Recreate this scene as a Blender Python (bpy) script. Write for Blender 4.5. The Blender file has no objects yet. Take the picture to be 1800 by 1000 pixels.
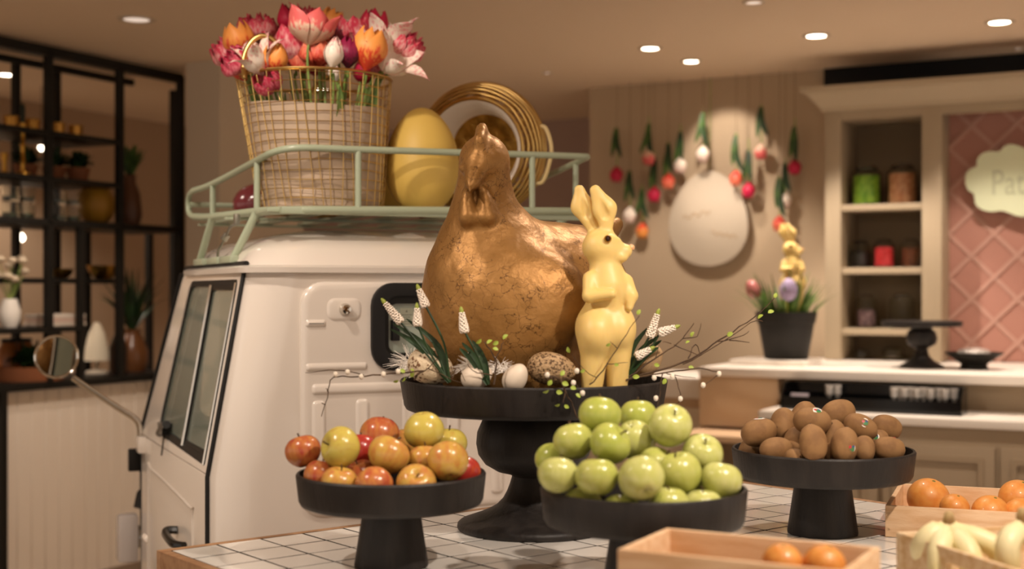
import bpy, bmesh, math, random
import numpy as np
from mathutils import Vector as V, Matrix, Euler, Quaternion
random.seed(7)
PI = math.pi
SC = bpy.context.scene
COL = SC.collection
# ------------------------------------------------------------------ camera
F = 2320.0; HY = 511.0; EYE = 1.35            # focal length in pixels of an 1800x1000 frame, horizon row, eye height
cd = bpy.data.cameras.new('camera'); cam = bpy.data.objects.new('camera', cd); COL.objects.link(cam)
cam.location = (0, 0, EYE); cam.rotation_euler = (PI/2, 0, 0)
cd.sensor_width = 36; cd.lens = F/1800*36; cd.shift_y = (HY-500)/1800.0
cd.clip_start = .05; cd.clip_end = 60
cd.dof.use_dof = True; cd.dof.focus_distance = 2.64; cd.dof.aperture_fstop = 2.5
SC.camera = cam
# ------------------------------------------------------------------ world, lamps, exposure
SC.view_settings.view_transform = 'Standard'; SC.view_settings.look = 'None'
SC.view_settings.gamma = 1; SC.view_settings.use_curve_mapping = False
SC.view_settings.exposure = 0.0
wd = bpy.data.worlds.new('world'); SC.world = wd; wd.use_nodes = True
wd.node_tree.nodes['Background'].inputs[0].default_value = (1, .83, .69, 1)
wd.node_tree.nodes['Background'].inputs[1].default_value = .88
CEIL = 2.4
WARM = (1, .85, .72)
# ceiling downlights outside the frame, the last ones added as fill: x, y, watts, aim x, aim y, aim z, cone degrees
SPOT = 1.0
LAMPS = [(-1.15, 1.55, 62, -.15, 2.75, 1.3, 66),
         (.95, 1.2, 125, .55, 1.95, .95, 66),
         (.25, 1.25, 26, -.2, 2.4, 1.1, 62),
         (-.75, 2.55, 30, -.45, 3.3, 1.4, 70),
         (.55, 3.0, 34, .2, 2.6, 1.0, 70),
         (-1.75, 3.2, 40, -1.05, 3.7, .8, 70),
         (-2.45, 6.4, 60, -2.6, 6.6, 1, 110),
         (-1.0, 6.9, 50, -.8, 7.2, 1, 110),  # added fill spot, lifts the dark area behind the truck
         (-3.2, 5.6, 50, -3.2, 5.7, 0, 110),  # added fill spot for the dark rear left of the room
         (1.6, 4.0, 60, 1.7, 4.1, 0, 110),  # added fill spot, its bounce off the floor brightens the ceiling
         (-1.35, 4.5, 60, -1.9, 5.4, .35, 76)]  # added fill spot to brighten the panelled half wall
# ------------------------------------------------------------------ helpers
def P(px, py, D):
    return V(((px-900)/F*D, D, EYE-(py-HY)/F*D))
def lin(h):
    c = [int(h[i:i+2], 16)/255 for i in (0, 2, 4)]
    return tuple(x/12.92 if x <= .04045 else ((x+.055)/1.055)**2.4 for x in c)
MATS = {}
def mat(name, col, rough=.5, metal=0, col2=None, scale=8, detail=3, lo=.42, hi=.62, stretch=(1, 1, 1), bump=0, bscale=60,
        coat=0, trans=0, sss=0, emit=0, spec=.5, alpha=1, coords='Object', ior=1.45, grad=None):
    if name in MATS: return MATS[name]
    m = bpy.data.materials.new(name); MATS[name] = m; m.use_nodes = True
    nt = m.node_tree; N = nt.nodes; L = nt.links; b = N['Principled BSDF']
    c = lin(col); b.inputs['Base Color'].default_value = (*c, 1)
    b.inputs['Roughness'].default_value = rough; b.inputs['Metallic'].default_value = metal
    b.inputs['Specular IOR Level'].default_value = spec; b.inputs['IOR'].default_value = ior
    b.inputs['Coat Weight'].default_value = coat; b.inputs['Coat Roughness'].default_value = .08
    b.inputs['Transmission Weight'].default_value = trans; b.inputs['Alpha'].default_value = alpha
    if sss:
        b.inputs['Subsurface Weight'].default_value = sss; b.inputs['Subsurface Radius'].default_value = (.03, .018, .006)
        b.inputs['Subsurface Scale'].default_value = .6
    if emit:
        b.inputs['Emission Color'].default_value = (*c, 1); b.inputs['Emission Strength'].default_value = emit
    tc = N.new('ShaderNodeTexCoord'); mp = N.new('ShaderNodeMapping'); mp.inputs['Scale'].default_value = stretch
    L.new(tc.outputs[coords], mp.inputs[0])
    if col2:
        no = N.new('ShaderNodeTexNoise'); no.inputs['Scale'].default_value = scale; no.inputs['Detail'].default_value = detail
        L.new(mp.outputs[0], no.inputs['Vector'])
        fac = no.outputs['Fac']
        if grad:                                    # along the piece's own length (0 at its base, 1 at its tip)
            sp = N.new('ShaderNodeSeparateXYZ'); L.new(tc.outputs['Generated'], sp.inputs[0])
            ma = N.new('ShaderNodeMath'); ma.operation = 'MULTIPLY_ADD'; ma.inputs[1].default_value = grad
            L.new(sp.outputs[2], ma.inputs[0]); L.new(fac, ma.inputs[2]); fac = ma.outputs[0]
        r = N.new('ShaderNodeValToRGB'); r.color_ramp.elements[0].position = lo; r.color_ramp.elements[1].position = hi
        r.color_ramp.elements[0].color = (*c, 1); r.color_ramp.elements[1].color = (*lin(col2), 1)
        L.new(fac, r.inputs[0]); L.new(r.outputs[0], b.inputs['Base Color'])
    if bump:
        n2 = N.new('ShaderNodeTexNoise'); n2.inputs['Scale'].default_value = bscale; n2.inputs['Detail'].default_value = 4
        bp = N.new('ShaderNodeBump'); bp.inputs['Strength'].default_value = bump; bp.inputs['Distance'].default_value = .01
        L.new(mp.outputs[0], n2.inputs['Vector']); L.new(n2.outputs['Fac'], bp.inputs['Height']); L.new(bp.outputs[0], b.inputs['Normal'])
    return m
def mkmesh(name, verts, faces, smooth=True, angle=.7, bevel=0, bseg=2, recalc=True):
    bm = bmesh.new()
    vs = [bm.verts.new(v) for v in verts]
    for f in faces:
        try: bm.faces.new([vs[i] for i in f])
        except ValueError: pass
    if recalc: bmesh.ops.recalc_face_normals(bm, faces=bm.faces)
    if bevel:
        es = [e for e in bm.edges if len(e.link_faces) == 2 and e.calc_face_angle(0) > .6]
        bmesh.ops.bevel(bm, geom=es, offset=bevel, segments=bseg, affect='EDGES', profile=.6)
    me = bpy.data.meshes.new(name); bm.to_mesh(me); bm.free()
    if smooth:
        me.shade_smooth()
        if angle: me.set_sharp_from_angle(angle=angle)
    return me
def ob(name, me, m=None, parent=None, loc=None, rot=None, scale=None):
    if m is not None and (not me.materials): me.materials.append(m)
    o = bpy.data.objects.new(name, me); COL.objects.link(o)
    if parent is not None: o.parent = parent
    if loc is not None: o.location = loc
    if rot is not None:
        if isinstance(rot, Quaternion): o.rotation_mode = 'QUATERNION'; o.rotation_quaternion = rot
        else: o.rotation_euler = rot
    if scale is not None: o.scale = (scale,)*3 if isinstance(scale, (int, float)) else scale
    return o
def tag(o, label=None, cat=None, group=None, kind=None):
    if label: o['label'] = label
    if cat: o['category'] = cat
    if group: o['group'] = group
    if kind: o['kind'] = kind
    return o
def thing(name, label, cat, loc=(0, 0, 0), rz=0, group=None, quat=None):
    o = bpy.data.objects.new(name, None); COL.objects.link(o); o.empty_display_size = .05
    o.location = loc
    if quat is not None: o.rotation_mode = 'QUATERNION'; o.rotation_quaternion = quat
    else: o.rotation_euler = (0, 0, rz)
    return tag(o, label, cat, group)
def frames(pts):
    pts = [V(p) for p in pts]; out = []; up = None
    for i, p in enumerate(pts):
        t = (pts[min(i+1, len(pts)-1)]-pts[max(i-1, 0)]).normalized()
        if up is None:
            up = V((0, 0, 1)) if abs(t.z) < .9 else V((1, 0, 0))
        a = t.cross(up).normalized() if t.cross(up).length > 1e-6 else V((1, 0, 0))
        b = a.cross(t).normalized(); up = b
        out.append((p, t, a, b))
    return out
def smoothpath(pts, n=6):
    pts = [V(p) for p in pts]; q = [pts[0]]+pts+[pts[-1]]; out = []
    for i in range(1, len(q)-2):
        p0, p1, p2, p3 = q[i-1:i+3]
        for k in range(n):
            t = k/n
            out.append(.5*((2*p1)+(p2-p0)*t+(2*p0-5*p1+4*p2-p3)*t*t+(3*p1-p0-3*p2+p3)*t**3))
    out.append(pts[-1]); return out
class MB:
    def __init__(s): s.v = []; s.f = []
    def add(s, vs, fs):
        k = len(s.v); s.v += [V(p) for p in vs]; s.f += [[i+k for i in f] for f in fs]; return s
    def box(s, c, size, rot=None):
        x, y, z = [d/2 for d in size]; c = V(c)
        vs = [V((sx*x, sy*y, sz*z)) for sz in (-1, 1) for sx, sy in ((-1, -1), (1, -1), (1, 1), (-1, 1))]
        if rot is not None:
            R = Euler(rot).to_matrix() if not isinstance(rot, Matrix) else rot
            vs = [R @ v for v in vs]
        return s.add([v+c for v in vs], [(0, 3, 2, 1), (4, 5, 6, 7), (0, 1, 5, 4), (1, 2, 6, 5), (2, 3, 7, 6), (3, 0, 4, 7)])
    def bb(s, lo, hi):
        return s.box([(a+b)/2 for a, b in zip(lo, hi)], [b-a for a, b in zip(lo, hi)])
    def tube(s, pts, r, n=8, closed=False, cap=True):
        fr = frames(pts); m = len(fr); rs = r if isinstance(r, (list, tuple)) else [r]*m
        if len(rs) != m: rs = [rs[0]+(rs[-1]-rs[0])*i/(m-1) for i in range(m)]
        vs = []; fs = []
        for (p, t, a, b), rr in zip(fr, rs):
            for k in range(n):
                q = 2*PI*k/n; vs.append(p+a*(rr*math.cos(q))+b*(rr*math.sin(q)))
        for i in range(m if closed else m-1):
            j = (i+1) % m
            for k in range(n):
                fs.append((i*n+k, i*n+(k+1) % n, j*n+(k+1) % n, j*n+k))
        if cap and not closed:
            fs.append(list(range(n))); fs.append([(m-1)*n+k for k in range(n)])
        return s.add(vs, fs)
    def lathe(s, prof, n=48, c=(0, 0, 0), M=None):
        c = V(c); vs = []; fs = []; m = len(prof); idx = []
        for r, z in prof:
            if r < 1e-6: idx.append([len(vs)]); vs.append(V((0, 0, z)))
            else:
                idx.append(list(range(len(vs), len(vs)+n)))
                vs += [V((r*math.cos(2*PI*k/n), r*math.sin(2*PI*k/n), z)) for k in range(n)]
        for i in range(m-1):
            A, B = idx[i], idx[i+1]
            for k in range(n):
                k2 = (k+1) % n
                if len(A) == 1 and len(B) == 1: break
                if len(A) == 1: fs.append((A[0], B[k2], B[k]))
                elif len(B) == 1: fs.append((A[k], A[k2], B[0]))
                else: fs.append((A[k], A[k2], B[k2], B[k]))
        if M is not None: vs = [M @ v for v in vs]
        return s.add([v+c for v in vs], fs)
    def loft(s, rings, cap=True):
        n = len(rings[0]); vs = [p for r in rings for p in r]; fs = []
        for i in range(len(rings)-1):
            for k in range(n):
                fs.append((i*n+k, i*n+(k+1) % n, (i+1)*n+(k+1) % n, (i+1)*n+k))
        if cap: fs.append(list(range(n))[::-1]); fs.append([(len(rings)-1)*n+k for k in range(n)])
        return s.add(vs, fs)
    def ring(s, outer, inner, fn, d0, d1):
        """a flat frame: outer and inner outlines of equal point count, mapped by fn(u, v, d)"""
        n = len(outer); vs = []; fs = []
        for d in (d0, d1):
            vs += [V(fn(u, v, d)) for u, v in outer]; vs += [V(fn(u, v, d)) for u, v in inner]
        for k in range(n):
            j = (k+1) % n
            fs += [(k, j, n+j, n+k), (2*n+k, 3*n+k, 3*n+j, 2*n+j), (k, 2*n+k, 2*n+j, j), (n+k, n+j, 3*n+j, 3*n+k)]
        return s.add(vs, fs)
    def prism(s, outline, fn, d0, d1):
        n = len(outline)
        vs = [V(fn(u, v, d0)) for u, v in outline]+[V(fn(u, v, d1)) for u, v in outline]
        fs = [list(range(n)), list(range(n, 2*n))]+[(k, (k+1) % n, n+(k+1) % n, n+k) for k in range(n)]
        return s.add(vs, fs)
    def ribbon(s, pts, ws, up=(0, 0, 1), fold=.15):
        pts = [V(p) for p in pts]; up = V(up); vs = []; fs = []; m = len(pts)
        for i, p in enumerate(pts):
            t = (pts[min(i+1, m-1)]-pts[max(i-1, 0)]).normalized(); a = t.cross(up)
            if a.length < 1e-5: a = V((1, 0, 0))
            a.normalize(); nn = a.cross(t); w = ws[i] if isinstance(ws, (list, tuple)) else ws
            vs += [p-a*w+nn*w*fold, p, p+a*w+nn*w*fold]
        for i in range(m-1):
            fs += [(3*i, 3*i+1, 3*i+4, 3*i+3), (3*i+1, 3*i+2, 3*i+5, 3*i+4)]
        return s.add(vs, fs)
    def mesh(s, name, **k): return mkmesh(name, s.v, s.f, **k)
    def build(s, name, m, parent=None, loc=None, rot=None, **k):
        return ob(name, s.mesh(name, **k), m, parent, loc, rot)
def rrect(u0, u1, v0, v1, r, n=5):
    out = []
    for cx, cy, a0 in ((u1-r, v1-r, 0), (u0+r, v1-r, 90), (u0+r, v0+r, 180), (u1-r, v0+r, 270)):
        for k in range(n+1):
            a = math.radians(a0+90*k/n); out.append((cx+r*math.cos(a), cy+r*math.sin(a)))
    return out
def rquad(pts, r, n=5):
    """rounded polygon corners, points in order"""
    out = []; m = len(pts)
    for i in range(m):
        p = V(pts[i]).to_2d() if len(pts[i]) > 2 else V(pts[i]); a = V(pts[i-1])-p; b = V(pts[(i+1) % m])-p
        rr = r[i] if isinstance(r, (list, tuple)) else r
        p0 = p+a.normalized()*rr; p2 = p+b.normalized()*rr
        for k in range(n+1):
            t = k/n; q = p0*(1-t)**2+p*2*t*(1-t)+p2*t*t; out.append((q.x, q.y))
    return out
def boolean(me, cutters, op='DIFFERENCE'):
    o = bpy.data.objects.new('tmp', me); COL.objects.link(o); tmp = []
    for c in cutters:
        k = bpy.data.objects.new('tmpc', c); COL.objects.link(k); tmp.append(k)
        md = o.modifiers.new('b', 'BOOLEAN'); md.object = k; md.operation = op; md.solver = 'EXACT'
    bpy.context.view_layer.update()
    dg = bpy.context.evaluated_depsgraph_get()
    res = bpy.data.meshes.new_from_object(o.evaluated_get(dg))
    for k in tmp+[o]: bpy.data.objects.remove(k)
    res.shade_smooth(); res.set_sharp_from_angle(angle=.55)
    return res
# --- signed distance bodies -> one continuous mesh (surface nets)
def s_ell(p, c, r):
    q = p-np.array(c); r = np.array(r, float); k0 = np.linalg.norm(q/r, axis=-1); k1 = np.linalg.norm(q/(r*r), axis=-1)+1e-9
    return k0*(k0-1)/k1
def s_cone(p, a, b, ra, rb):
    a = np.array(a, float); b = np.array(b, float); d = b-a
    h = np.clip(((p-a) @ d)/(d @ d), 0, 1)
    return np.linalg.norm(p-a-h[..., None]*d, axis=-1)-(ra+(rb-ra)*h)
def su(a, b, k):
    h = np.clip(.5+.5*(b-a)/k, 0, 1); return b+(a-b)*h-k*h*(1-h)
def nets(fn, lo, hi, h):
    lo = np.array(lo); n = np.ceil((np.array(hi)-lo)/h).astype(int)+1
    ax = [lo[i]+h*np.arange(n[i]) for i in range(3)]
    G = np.stack(np.meshgrid(*ax, indexing='ij'), -1); val = fn(G)
    s = val < 0; nc = n-1
    acc = np.zeros((*nc, 3)); cnt = np.zeros(nc)
    def sl(a, o): return a[o[0]:o[0]+nc[0], o[1]:o[1]+nc[1], o[2]:o[2]+nc[2]]
    for axis in range(3):
        o1, o2 = [i for i in range(3) if i != axis]
        for u in (0, 1):
            for w in (0, 1):
                A = [0, 0, 0]; A[o1] = u; A[o2] = w; B = list(A); B[axis] = 1
                va, vb = sl(val, A), sl(val, B); x = sl(s, A) != sl(s, B)
                t = np.where(x, va/(va-vb+1e-12), 0)
                pos = np.zeros((*nc, 3)); pos[..., o1] = u; pos[..., o2] = w; pos[..., axis] = t
                acc += pos*x[..., None]; cnt += x
    act = cnt > 0; idx = -np.ones(nc, int); idx[act] = np.arange(act.sum())
    cells = np.argwhere(act); verts = lo+h*(cells+acc[act]/cnt[act][:, None]); faces = []
    for axis in range(3):
        o1, o2 = [(1, 2), (2, 0), (0, 1)][axis]
        A = [slice(None)]*3; B = [slice(None)]*3; A[axis] = slice(0, -1); B[axis] = slice(1, None)
        e = np.argwhere(s[tuple(A)] != s[tuple(B)])
        for i in e:
            if i[o1] < 1 or i[o2] < 1 or i[o1] >= nc[o1] or i[o2] >= nc[o2]: continue
            q = []
            for d1, d2 in ((1, 1), (0, 1), (0, 0), (1, 0)):
                j = i.copy(); j[o1] -= d1; j[o2] -= d2; q.append(idx[tuple(j)])
            if min(q) < 0: continue
            faces.append(q if s[tuple(i)] else q[::-1])
    return verts.tolist(), faces
# --- room axes: t runs along the back counter, c away from the camera, both turned 28 degrees
PHI = -math.radians(28); RX = V((math.cos(PHI), math.sin(PHI))); RN = V((-math.sin(PHI), math.cos(PHI)))
def rw(t, c, z): return V((RX.x*t+RN.x*c, RX.y*t+RN.y*c, z))
def on_c(px, py, c):                               # pixel on a plane of constant c -> (t, z, D)
    s = (px-900)/F; D = c/(RN.x*s+RN.y); return (RX.x*s+RX.y)*D, EYE-(py-HY)/F*D, D
def on_t(px, py, t):                               # pixel on a plane of constant t -> (c, z, D)
    s = (px-900)/F; D = t/(RX.x*s+RX.y); return (RN.x*s+RN.y)*D, EYE-(py-HY)/F*D, D
def room(name, label, cat, t, c, z, group=None): return thing(name, label, cat, rw(t, c, z), PHI, group)
def struct(o): o['kind'] = 'structure'; return o
# ------------------------------------------------------------------ materials
PLASTER = mat('plaster', 'b9a489', .9, bump=.05, bscale=120)
CEILM = mat('ceiling_paint', 'e6d0b6', .9)
WALLC = mat('wall_cream', 'cbbca6', .85)
CREAM = mat('cream_paint', 'dccdb6', .6)
GREIGE = mat('greige_paint', 'a8977d', .6)
WHITE = mat('white_lacquer', 'efe6da', .35)
BLACKM = mat('black_steel', '15130f', .5, metal=.3)
BLACKW = mat('black_stained_wood', '1e1a18', .5, col2='282320', scale=30, stretch=(1, 1, .2), bump=.12, bscale=140, spec=.4)
VAN = mat('cream_enamel', 'e6dcd0', .22, coat=.6)
GREEN = mat('sage_enamel', 'a6b096', .35, coat=.3)
CHROME = mat('chrome', 'd8d4cc', .08, metal=1)
RUBBER = mat('black_rubber', '0d0c0b', .55)
GLASS = mat('clear_glass', 'e8f2ea', .02, trans=1, ior=1.1)
JAR = mat('jar_glass', 'f2f4f0', .03, trans=1, ior=1.25)
GOLD = mat('gold_wire', 'd0ae6c', .32, metal=1)
BRASS = mat('brass', 'b98a3c', .3, metal=1)
WOOD = mat('oak_edge', 'a57f5c', .55, col2='8f6848', scale=6, stretch=(1, 8, 8), bump=.1)
CRATE = mat('crate_wood', 'e0be98', .65, col2='d3aa80', scale=5, stretch=(2, 14, 14), bump=.15, bscale=40)
TILE = mat('white_tile', 'e9e4dc', .16, coat=.3)
GROUT = mat('dark_grout', '2a2520', .9)
LEAF = mat('green_leaf', '4a6a2a', .5, col2='2f4a1c', scale=20)
DARKLEAF = mat('dark_green_leaf', '25401c', .5, col2='16290f', scale=14)
STEM = mat('tulip_stem', '93a557', .5, col2='6f8a3e', scale=12)
# ================================================================== setting
def slab(name, lo, hi, m, parent=None):            # box in room axes
    o = MB().bb(lo, hi).build(name, m, parent)
    if parent is None: o.rotation_euler = (0, 0, PHI); struct(o)
    return o
FLOORM = mat('floor_screed', 'b9a78f', .5, col2='a8967e', scale=3)
slab('floor', (-7, -4, -.05), (4, 9, 0), FLOORM)
slab('ceiling', (-7, -4, CEIL), (4, 9, CEIL+.05), CEILM)
slab('wall_back', (-7, 7.29, 0), (-2.755, 7.39, CEIL), mat('wall_mauve', 'b09a90', .85))
slab('wall_right', (-2.855, 6.227, 0), (1.6, 6.327, CEIL), PLASTER)
slab('wall_return', (-2.855, 6.327, 0), (-2.755, 7.29, CEIL), PLASTER)
slab('wall_far_left', (-5.9, 1.0, 0), (-5.8, 7.29, CEIL), mat('wall_tan', 'b59a7e', .85))
slab('wall_pillar', (-4.19, 4.673, 0), (-3.99, 5.3, CEIL), WALLC)
o = slab('trim_1', (on_c(1448, 100, 6.2)[0], 6.20, 2.2), (1.6, 6.226, CEIL-.001), mat('black_void', '060505', .8)); tag(o, 'black band between cornice and ceiling')
# half wall under the shelving, vertical boards
HW = -4.40
hw = slab('wall_left', (HW-.14, 2.6, 0), (HW-.012, 4.9, .93), GREIGE)
pk = MB().box((0, 0, .465), (.012, .0735, .93)).mesh('plank', bevel=.002, bseg=1)
PLK = mat('beadboard_paint', 'e8dac9', .55)
for i in range(30):
    ob('plank', pk, PLK, hw, (HW-.006, 2.64+i*.0755, 0))
o = slab('baseboard_left', (HW, 2.6, 0), (HW+.015, 4.9, .1), mat('baseboard_paint', '8f7a66', .6))
# ------------------------------------------------------------------ downlights
GLOW = mat('lamp_glow', 'fff1dc', .5, emit=14); RINGM = mat('lamp_ring', 'c9b8a2', .4)
DIMG = mat('lamp_glow_dim', 'f4e2d2', .5, emit=.7)
def downlight(x, y, label, r=.055, watts=0, aim=None, cone=70, glow=None, blend=.45, group=None):
    t = thing('ceiling_downlight', label, 'light', (x, y, CEIL), 0, group)
    MB().lathe([(r*.72, -.001), (r*.75, -.006), (r*1.0, -.006), (r*1.05, -.0005), (r*1.05, .001)], 24).build('trim_ring', RINGM, t)
    MB().lathe([(r*.72, -.003), (r*.4, -.004), (0, -.004)], 24).build('lens', glow or GLOW, t)
    if watts:
        l = bpy.data.lights.new('bulb', 'SPOT'); l.energy = watts; l.color = WARM; l.spot_size = math.radians(cone); l.spot_blend = blend
        l.shadow_soft_size = .03
        lo = bpy.data.objects.new('bulb', l); COL.objects.link(lo); lo.parent = t; lo.location = (0, 0, -.02)
        d = (V(aim)-V((x, y, CEIL-.02))) if aim else V((0, 0, -1))
        lo.rotation_mode = 'QUATERNION'; lo.rotation_quaternion = d.to_track_quat('-Z', 'Y')
    return t
LAMPL = ['ceiling spotlight left of the camera aimed at the golden hen', 'ceiling spotlight right of the camera aimed at the crates', 'ceiling spotlight above the camera aimed at the red apples', 'ceiling spotlight over the mini truck roof', 'ceiling spotlight behind the tall stand aimed back at the table', 'ceiling spotlight over the truck door', 'ceiling spotlight behind the black shelving', 'added fill spotlight in the far corner behind the truck', 'added fill spotlight at the far left wall', 'added fill spotlight over the aisle before the counter', 'added fill spotlight brightening the panelled half wall']
def cpos(px, py): D = (CEIL-EYE)*F/(HY-py); return (px-900)/F*D, D
for i, (x, y, w, ax, ay, az, cone) in enumerate(LAMPS):
    downlight(x, y, LAMPL[i], .05, w*SPOT, (ax, ay, az), cone)
for px, py, r, g, w, aim, cone, lab in [
    (240, 33, .07, DIMG, 25, (-1.7, 5.3, 1.2), 80, 'dim recessed ceiling spot above the black shelving'),
    (1143, 84, .05, GLOW, 55, (.85, 6.2, .9), 90, 'brightest recessed ceiling spot, left of the pair before the egg plaque'),
    (1215, 107, .045, GLOW, 22, (1.064, 6.49, 1.97), 50, 'small bright ceiling spot nearest the egg plaque wall'),
    (1435, 62, .055, GLOW, 75, (1.45, 5.6, .9), 80, 'oval bright ceiling spot in front of the jar shelves'),
    (1757, 38, .055, GLOW, 45, (1.95, 5.4, 1.1), 80, 'rightmost bright ceiling spot above the pink lattice'),
    (1325, 3, .04, DIMG, 0, None, 60, 'pale ceiling spot cut by the top edge of the picture'),
    (705, 55, .04, DIMG, 0, None, 60, 'pale round ceiling spot beside the tulips'),
    (962, 127, .022, DIMG, 0, None, 60, 'tiny pale ceiling spot above the round golden basket'),
    (1790, 84, .02, DIMG, 0, None, 60, 'tiny ceiling spot near the black band at right')]:
    x, y = cpos(px, py)
    downlight(x, y, lab, r, w*SPOT, aim, cone, g)
# ================================================================== display table
TU = math.radians(38.85)                            # direction of its far edge
TL = V((-.617, 2.289)); LU, LV = 1.424, 1.5
tab = thing('display_table', 'tiled display table with an oak edge carrying the fruit stands', 'table', (TL.x, TL.y, 0), TU)
# local: x along the far edge, y away from the camera (so the table lies at negative y)
MB().bb((.03, -LV+.03, .02), (LU-.03, -.03, .86)).build('body', mat('oak_panel', '9b6b43', .55, col2='83573a', scale=5, stretch=(9, 9, 1)), tab)
MB().bb((.016, -LV+.016, .86), (LU-.016, -.016, .8996)).build('grout_bed', GROUT, tab)
EW = .018
for lo, hi in (((0, -EW, .835), (LU, 0, .9004)), ((0, -LV, .835), (LU, -LV+EW, .9004)), ((0, -LV+EW, .835), (EW, -EW, .9004)), ((LU-EW, -LV+EW, .835), (LU, -EW, .9004))):
    MB().bb(lo, hi).build('edge_board', WOOD, tab, bevel=.002)
NT, NV = 16, 17; pu = (LU-2*EW)/NT; pv = (LV-2*EW)/NV
tl = MB().box((0, 0, .002), (pu-.0046, pv-.0046, .007)).mesh('tile', bevel=.0006, bseg=1)
for i in range(NT):
    for j in range(NV):
        ob('tile', tl, TILE, tab, (EW+pu*(i+.5), -EW-pv*(j+.5), .8945+random.uniform(-.0003, .0003)))
# ================================================================== three-wheeler cab
VA = math.radians(24.4); VO = V((-.70, 3.2, 0))
van = thing('mini_truck', 'cream three-wheeled vintage mini truck cab behind the display table', 'truck', VO, VA)
VR = Matrix.Rotation(VA, 3, 'Z')
def vl(px, py, D): return VR.transposed() @ (P(px, py, D)-VO)          # pixel at depth -> truck-local point
def body_rings(ins=0, z0=None, z1=None):
    lv = [(.22, -.02, .94, -.09, 1.02), (.35, -.035, .95, -.10, 1.04), (.90, -.035, .95, -.10, 1.02), (1.15, .01, .905, -.095, .90), (1.405, .055, .86, -.09, .79)]
    if ins: lv = [(.50, -.035, .95, -.10, 1.03), (.90, -.035, .95, -.10, 1.02), (1.38, .05, .865, -.09, .80)]
    return [[V((u, v, z)) for u, v in rrect(a0+ins, a1-ins, b0+ins, b1-ins, .11-ins*.7, 8)] for z, a0, a1, b0, b1 in lv]
def side(b, z, d): return (-.035 if z <= .9 else -.035+(z-.9)*.18)-d, b, z
solid = MB().loft(body_rings()).mesh('cab')
inner = MB().loft(body_rings(.025)).mesh('in')
RWo = rrect(.346, .64, 1.16, 1.362, .05, 6)
cut_rear = MB().prism(RWo, lambda u, v, d: (u, d, v), -.3, .06).mesh('c')
LW = [(.03, .915), (.03, 1.375), (.655, 1.375), (.76, .925)]
cut_left = MB().prism(rquad(LW, .03), lambda u, v, d: (d, u, v), -.3, .2).mesh('c')
cut_right = MB().prism(rquad(LW, .03), lambda u, v, d: (d, u, v), .75, 1.3).mesh('c')
cut_front = MB().prism(rrect(.13, .79, .95, 1.36, .05), lambda u, v, d: (u, d, v), .62, 1.3).mesh('c')
shell = boolean(solid, [inner, cut_rear, cut_left, cut_right, cut_front])
ob('cab_body', shell, VAN, van)
# pressed rear panel: raised plate with rounded corners and soft shoulders
def plate(outer, d, s=.012, hole=None):
    return [(outer, -.0945), (outer, -.102)]
pr = []
for ins, b in ((0, -.088), (0, -.1005), (.004, -.105), (.010, -.1075), (.02, -.108)):
    pr.append([V((u, b, v)) for u, v in rrect(.165+ins, .90-ins, .80+ins, 1.372-ins, .055-ins, 6)])
plate_me = boolean(MB().loft(pr).mesh('pp'), [MB().prism(RWo, lambda u, v, d: (u, d, v), -.3, .06).mesh('c')])
pp = ob('pressed_panel', plate_me, VAN, van)
def rib(u0, u1, v0, v1, h=.006, base=-.108):
    rg = []
    for ins, b in ((0, base+.002), (0, base-.0005), (.004, base-h*.7), (.008, base-h)):
        rg.append([V((u, b, v)) for u, v in rrect(u0+ins, u1-ins, v0+ins, v1-ins, max(.002, min(u1-u0, v1-v0)*.35-ins*.8), 4)])
    return MB().loft(rg)
for u0, u1, v0, v1 in ((.175, .225, 1.262, 1.28), (.175, .33, 1.155, 1.175), (.19, .62, 1.098, 1.125), (.30, .335, .83, 1.085), (.42, .455, .83, 1.085), (.54, .575, .83, 1.085), (.66, .695, .83, 1.085), (.19, .225, .83, 1.085)):
    rib(u0, u1, v0, v1).build('pressed_rib', VAN, pp)
ac = rib(.2276, .314, 1.277, 1.332, .004).build('access_panel', VAN, van); ac['label'] = 'small rectangular plate with a chrome lock'
MB().lathe([(0, .0), (.0145, .0), (.0145, .006), (.011, .012), (.011, .018), (.006, .019), (.006, .012), (0, .012)], 24, (.271, -.112, 1.305), Matrix.Rotation(PI/2, 3, 'X')).build('chrome_lock', CHROME, ac)
rwn = MB().ring(rrect(.338, .648, 1.152, 1.370, .058, 6), rrect(.372, .614, 1.186, 1.336, .035, 6), lambda u, v, d: (u, d, v), -.122, -.085).build('rear_window', RUBBER, van, bevel=.004); rwn['label'] = 'thick black rubber window seal'
MB().ring(rrect(.372, .614, 1.186, 1.336, .035, 6), rrect(.384, .602, 1.196, 1.318, .022, 6), lambda u, v, d: (u, d, v), -.112, -.09).build('inner_frame', BLACKM, rwn)
MB().prism(rrect(.380, .606, 1.192, 1.322, .022, 6), lambda u, v, d: (u, d, v), -.100, -.096).build('pane', mat('hazy_glass', 'bccabb', .12, alpha=.55), rwn)
MB().bb((.392, -.118, 1.226), (.412, -.099, 1.278)).build('latch', RUBBER, rwn, bevel=.003)
st = MB().prism(rrect(.417, .452, 1.262, 1.307, .003, 2), lambda u, v, d: (u, d, v), -.1012, -.1005).build('sticker', mat('sticker_paper', 'a9ac98', .6), rwn)
q = MB()
q.prism([(.432, 1.297), (.437, 1.297), (.4345, 1.302)], lambda u, v, d: (u, d, v), -.1016, -.1011)
for k in range(5): q.bb((.420, -.1016, 1.267+k*.0055), (.449-.004*(k % 2), -.1011, 1.2684+k*.0055))
q.build('sticker_print', mat('print_grey', '4a4a44', .7), st, smooth=False)
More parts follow.
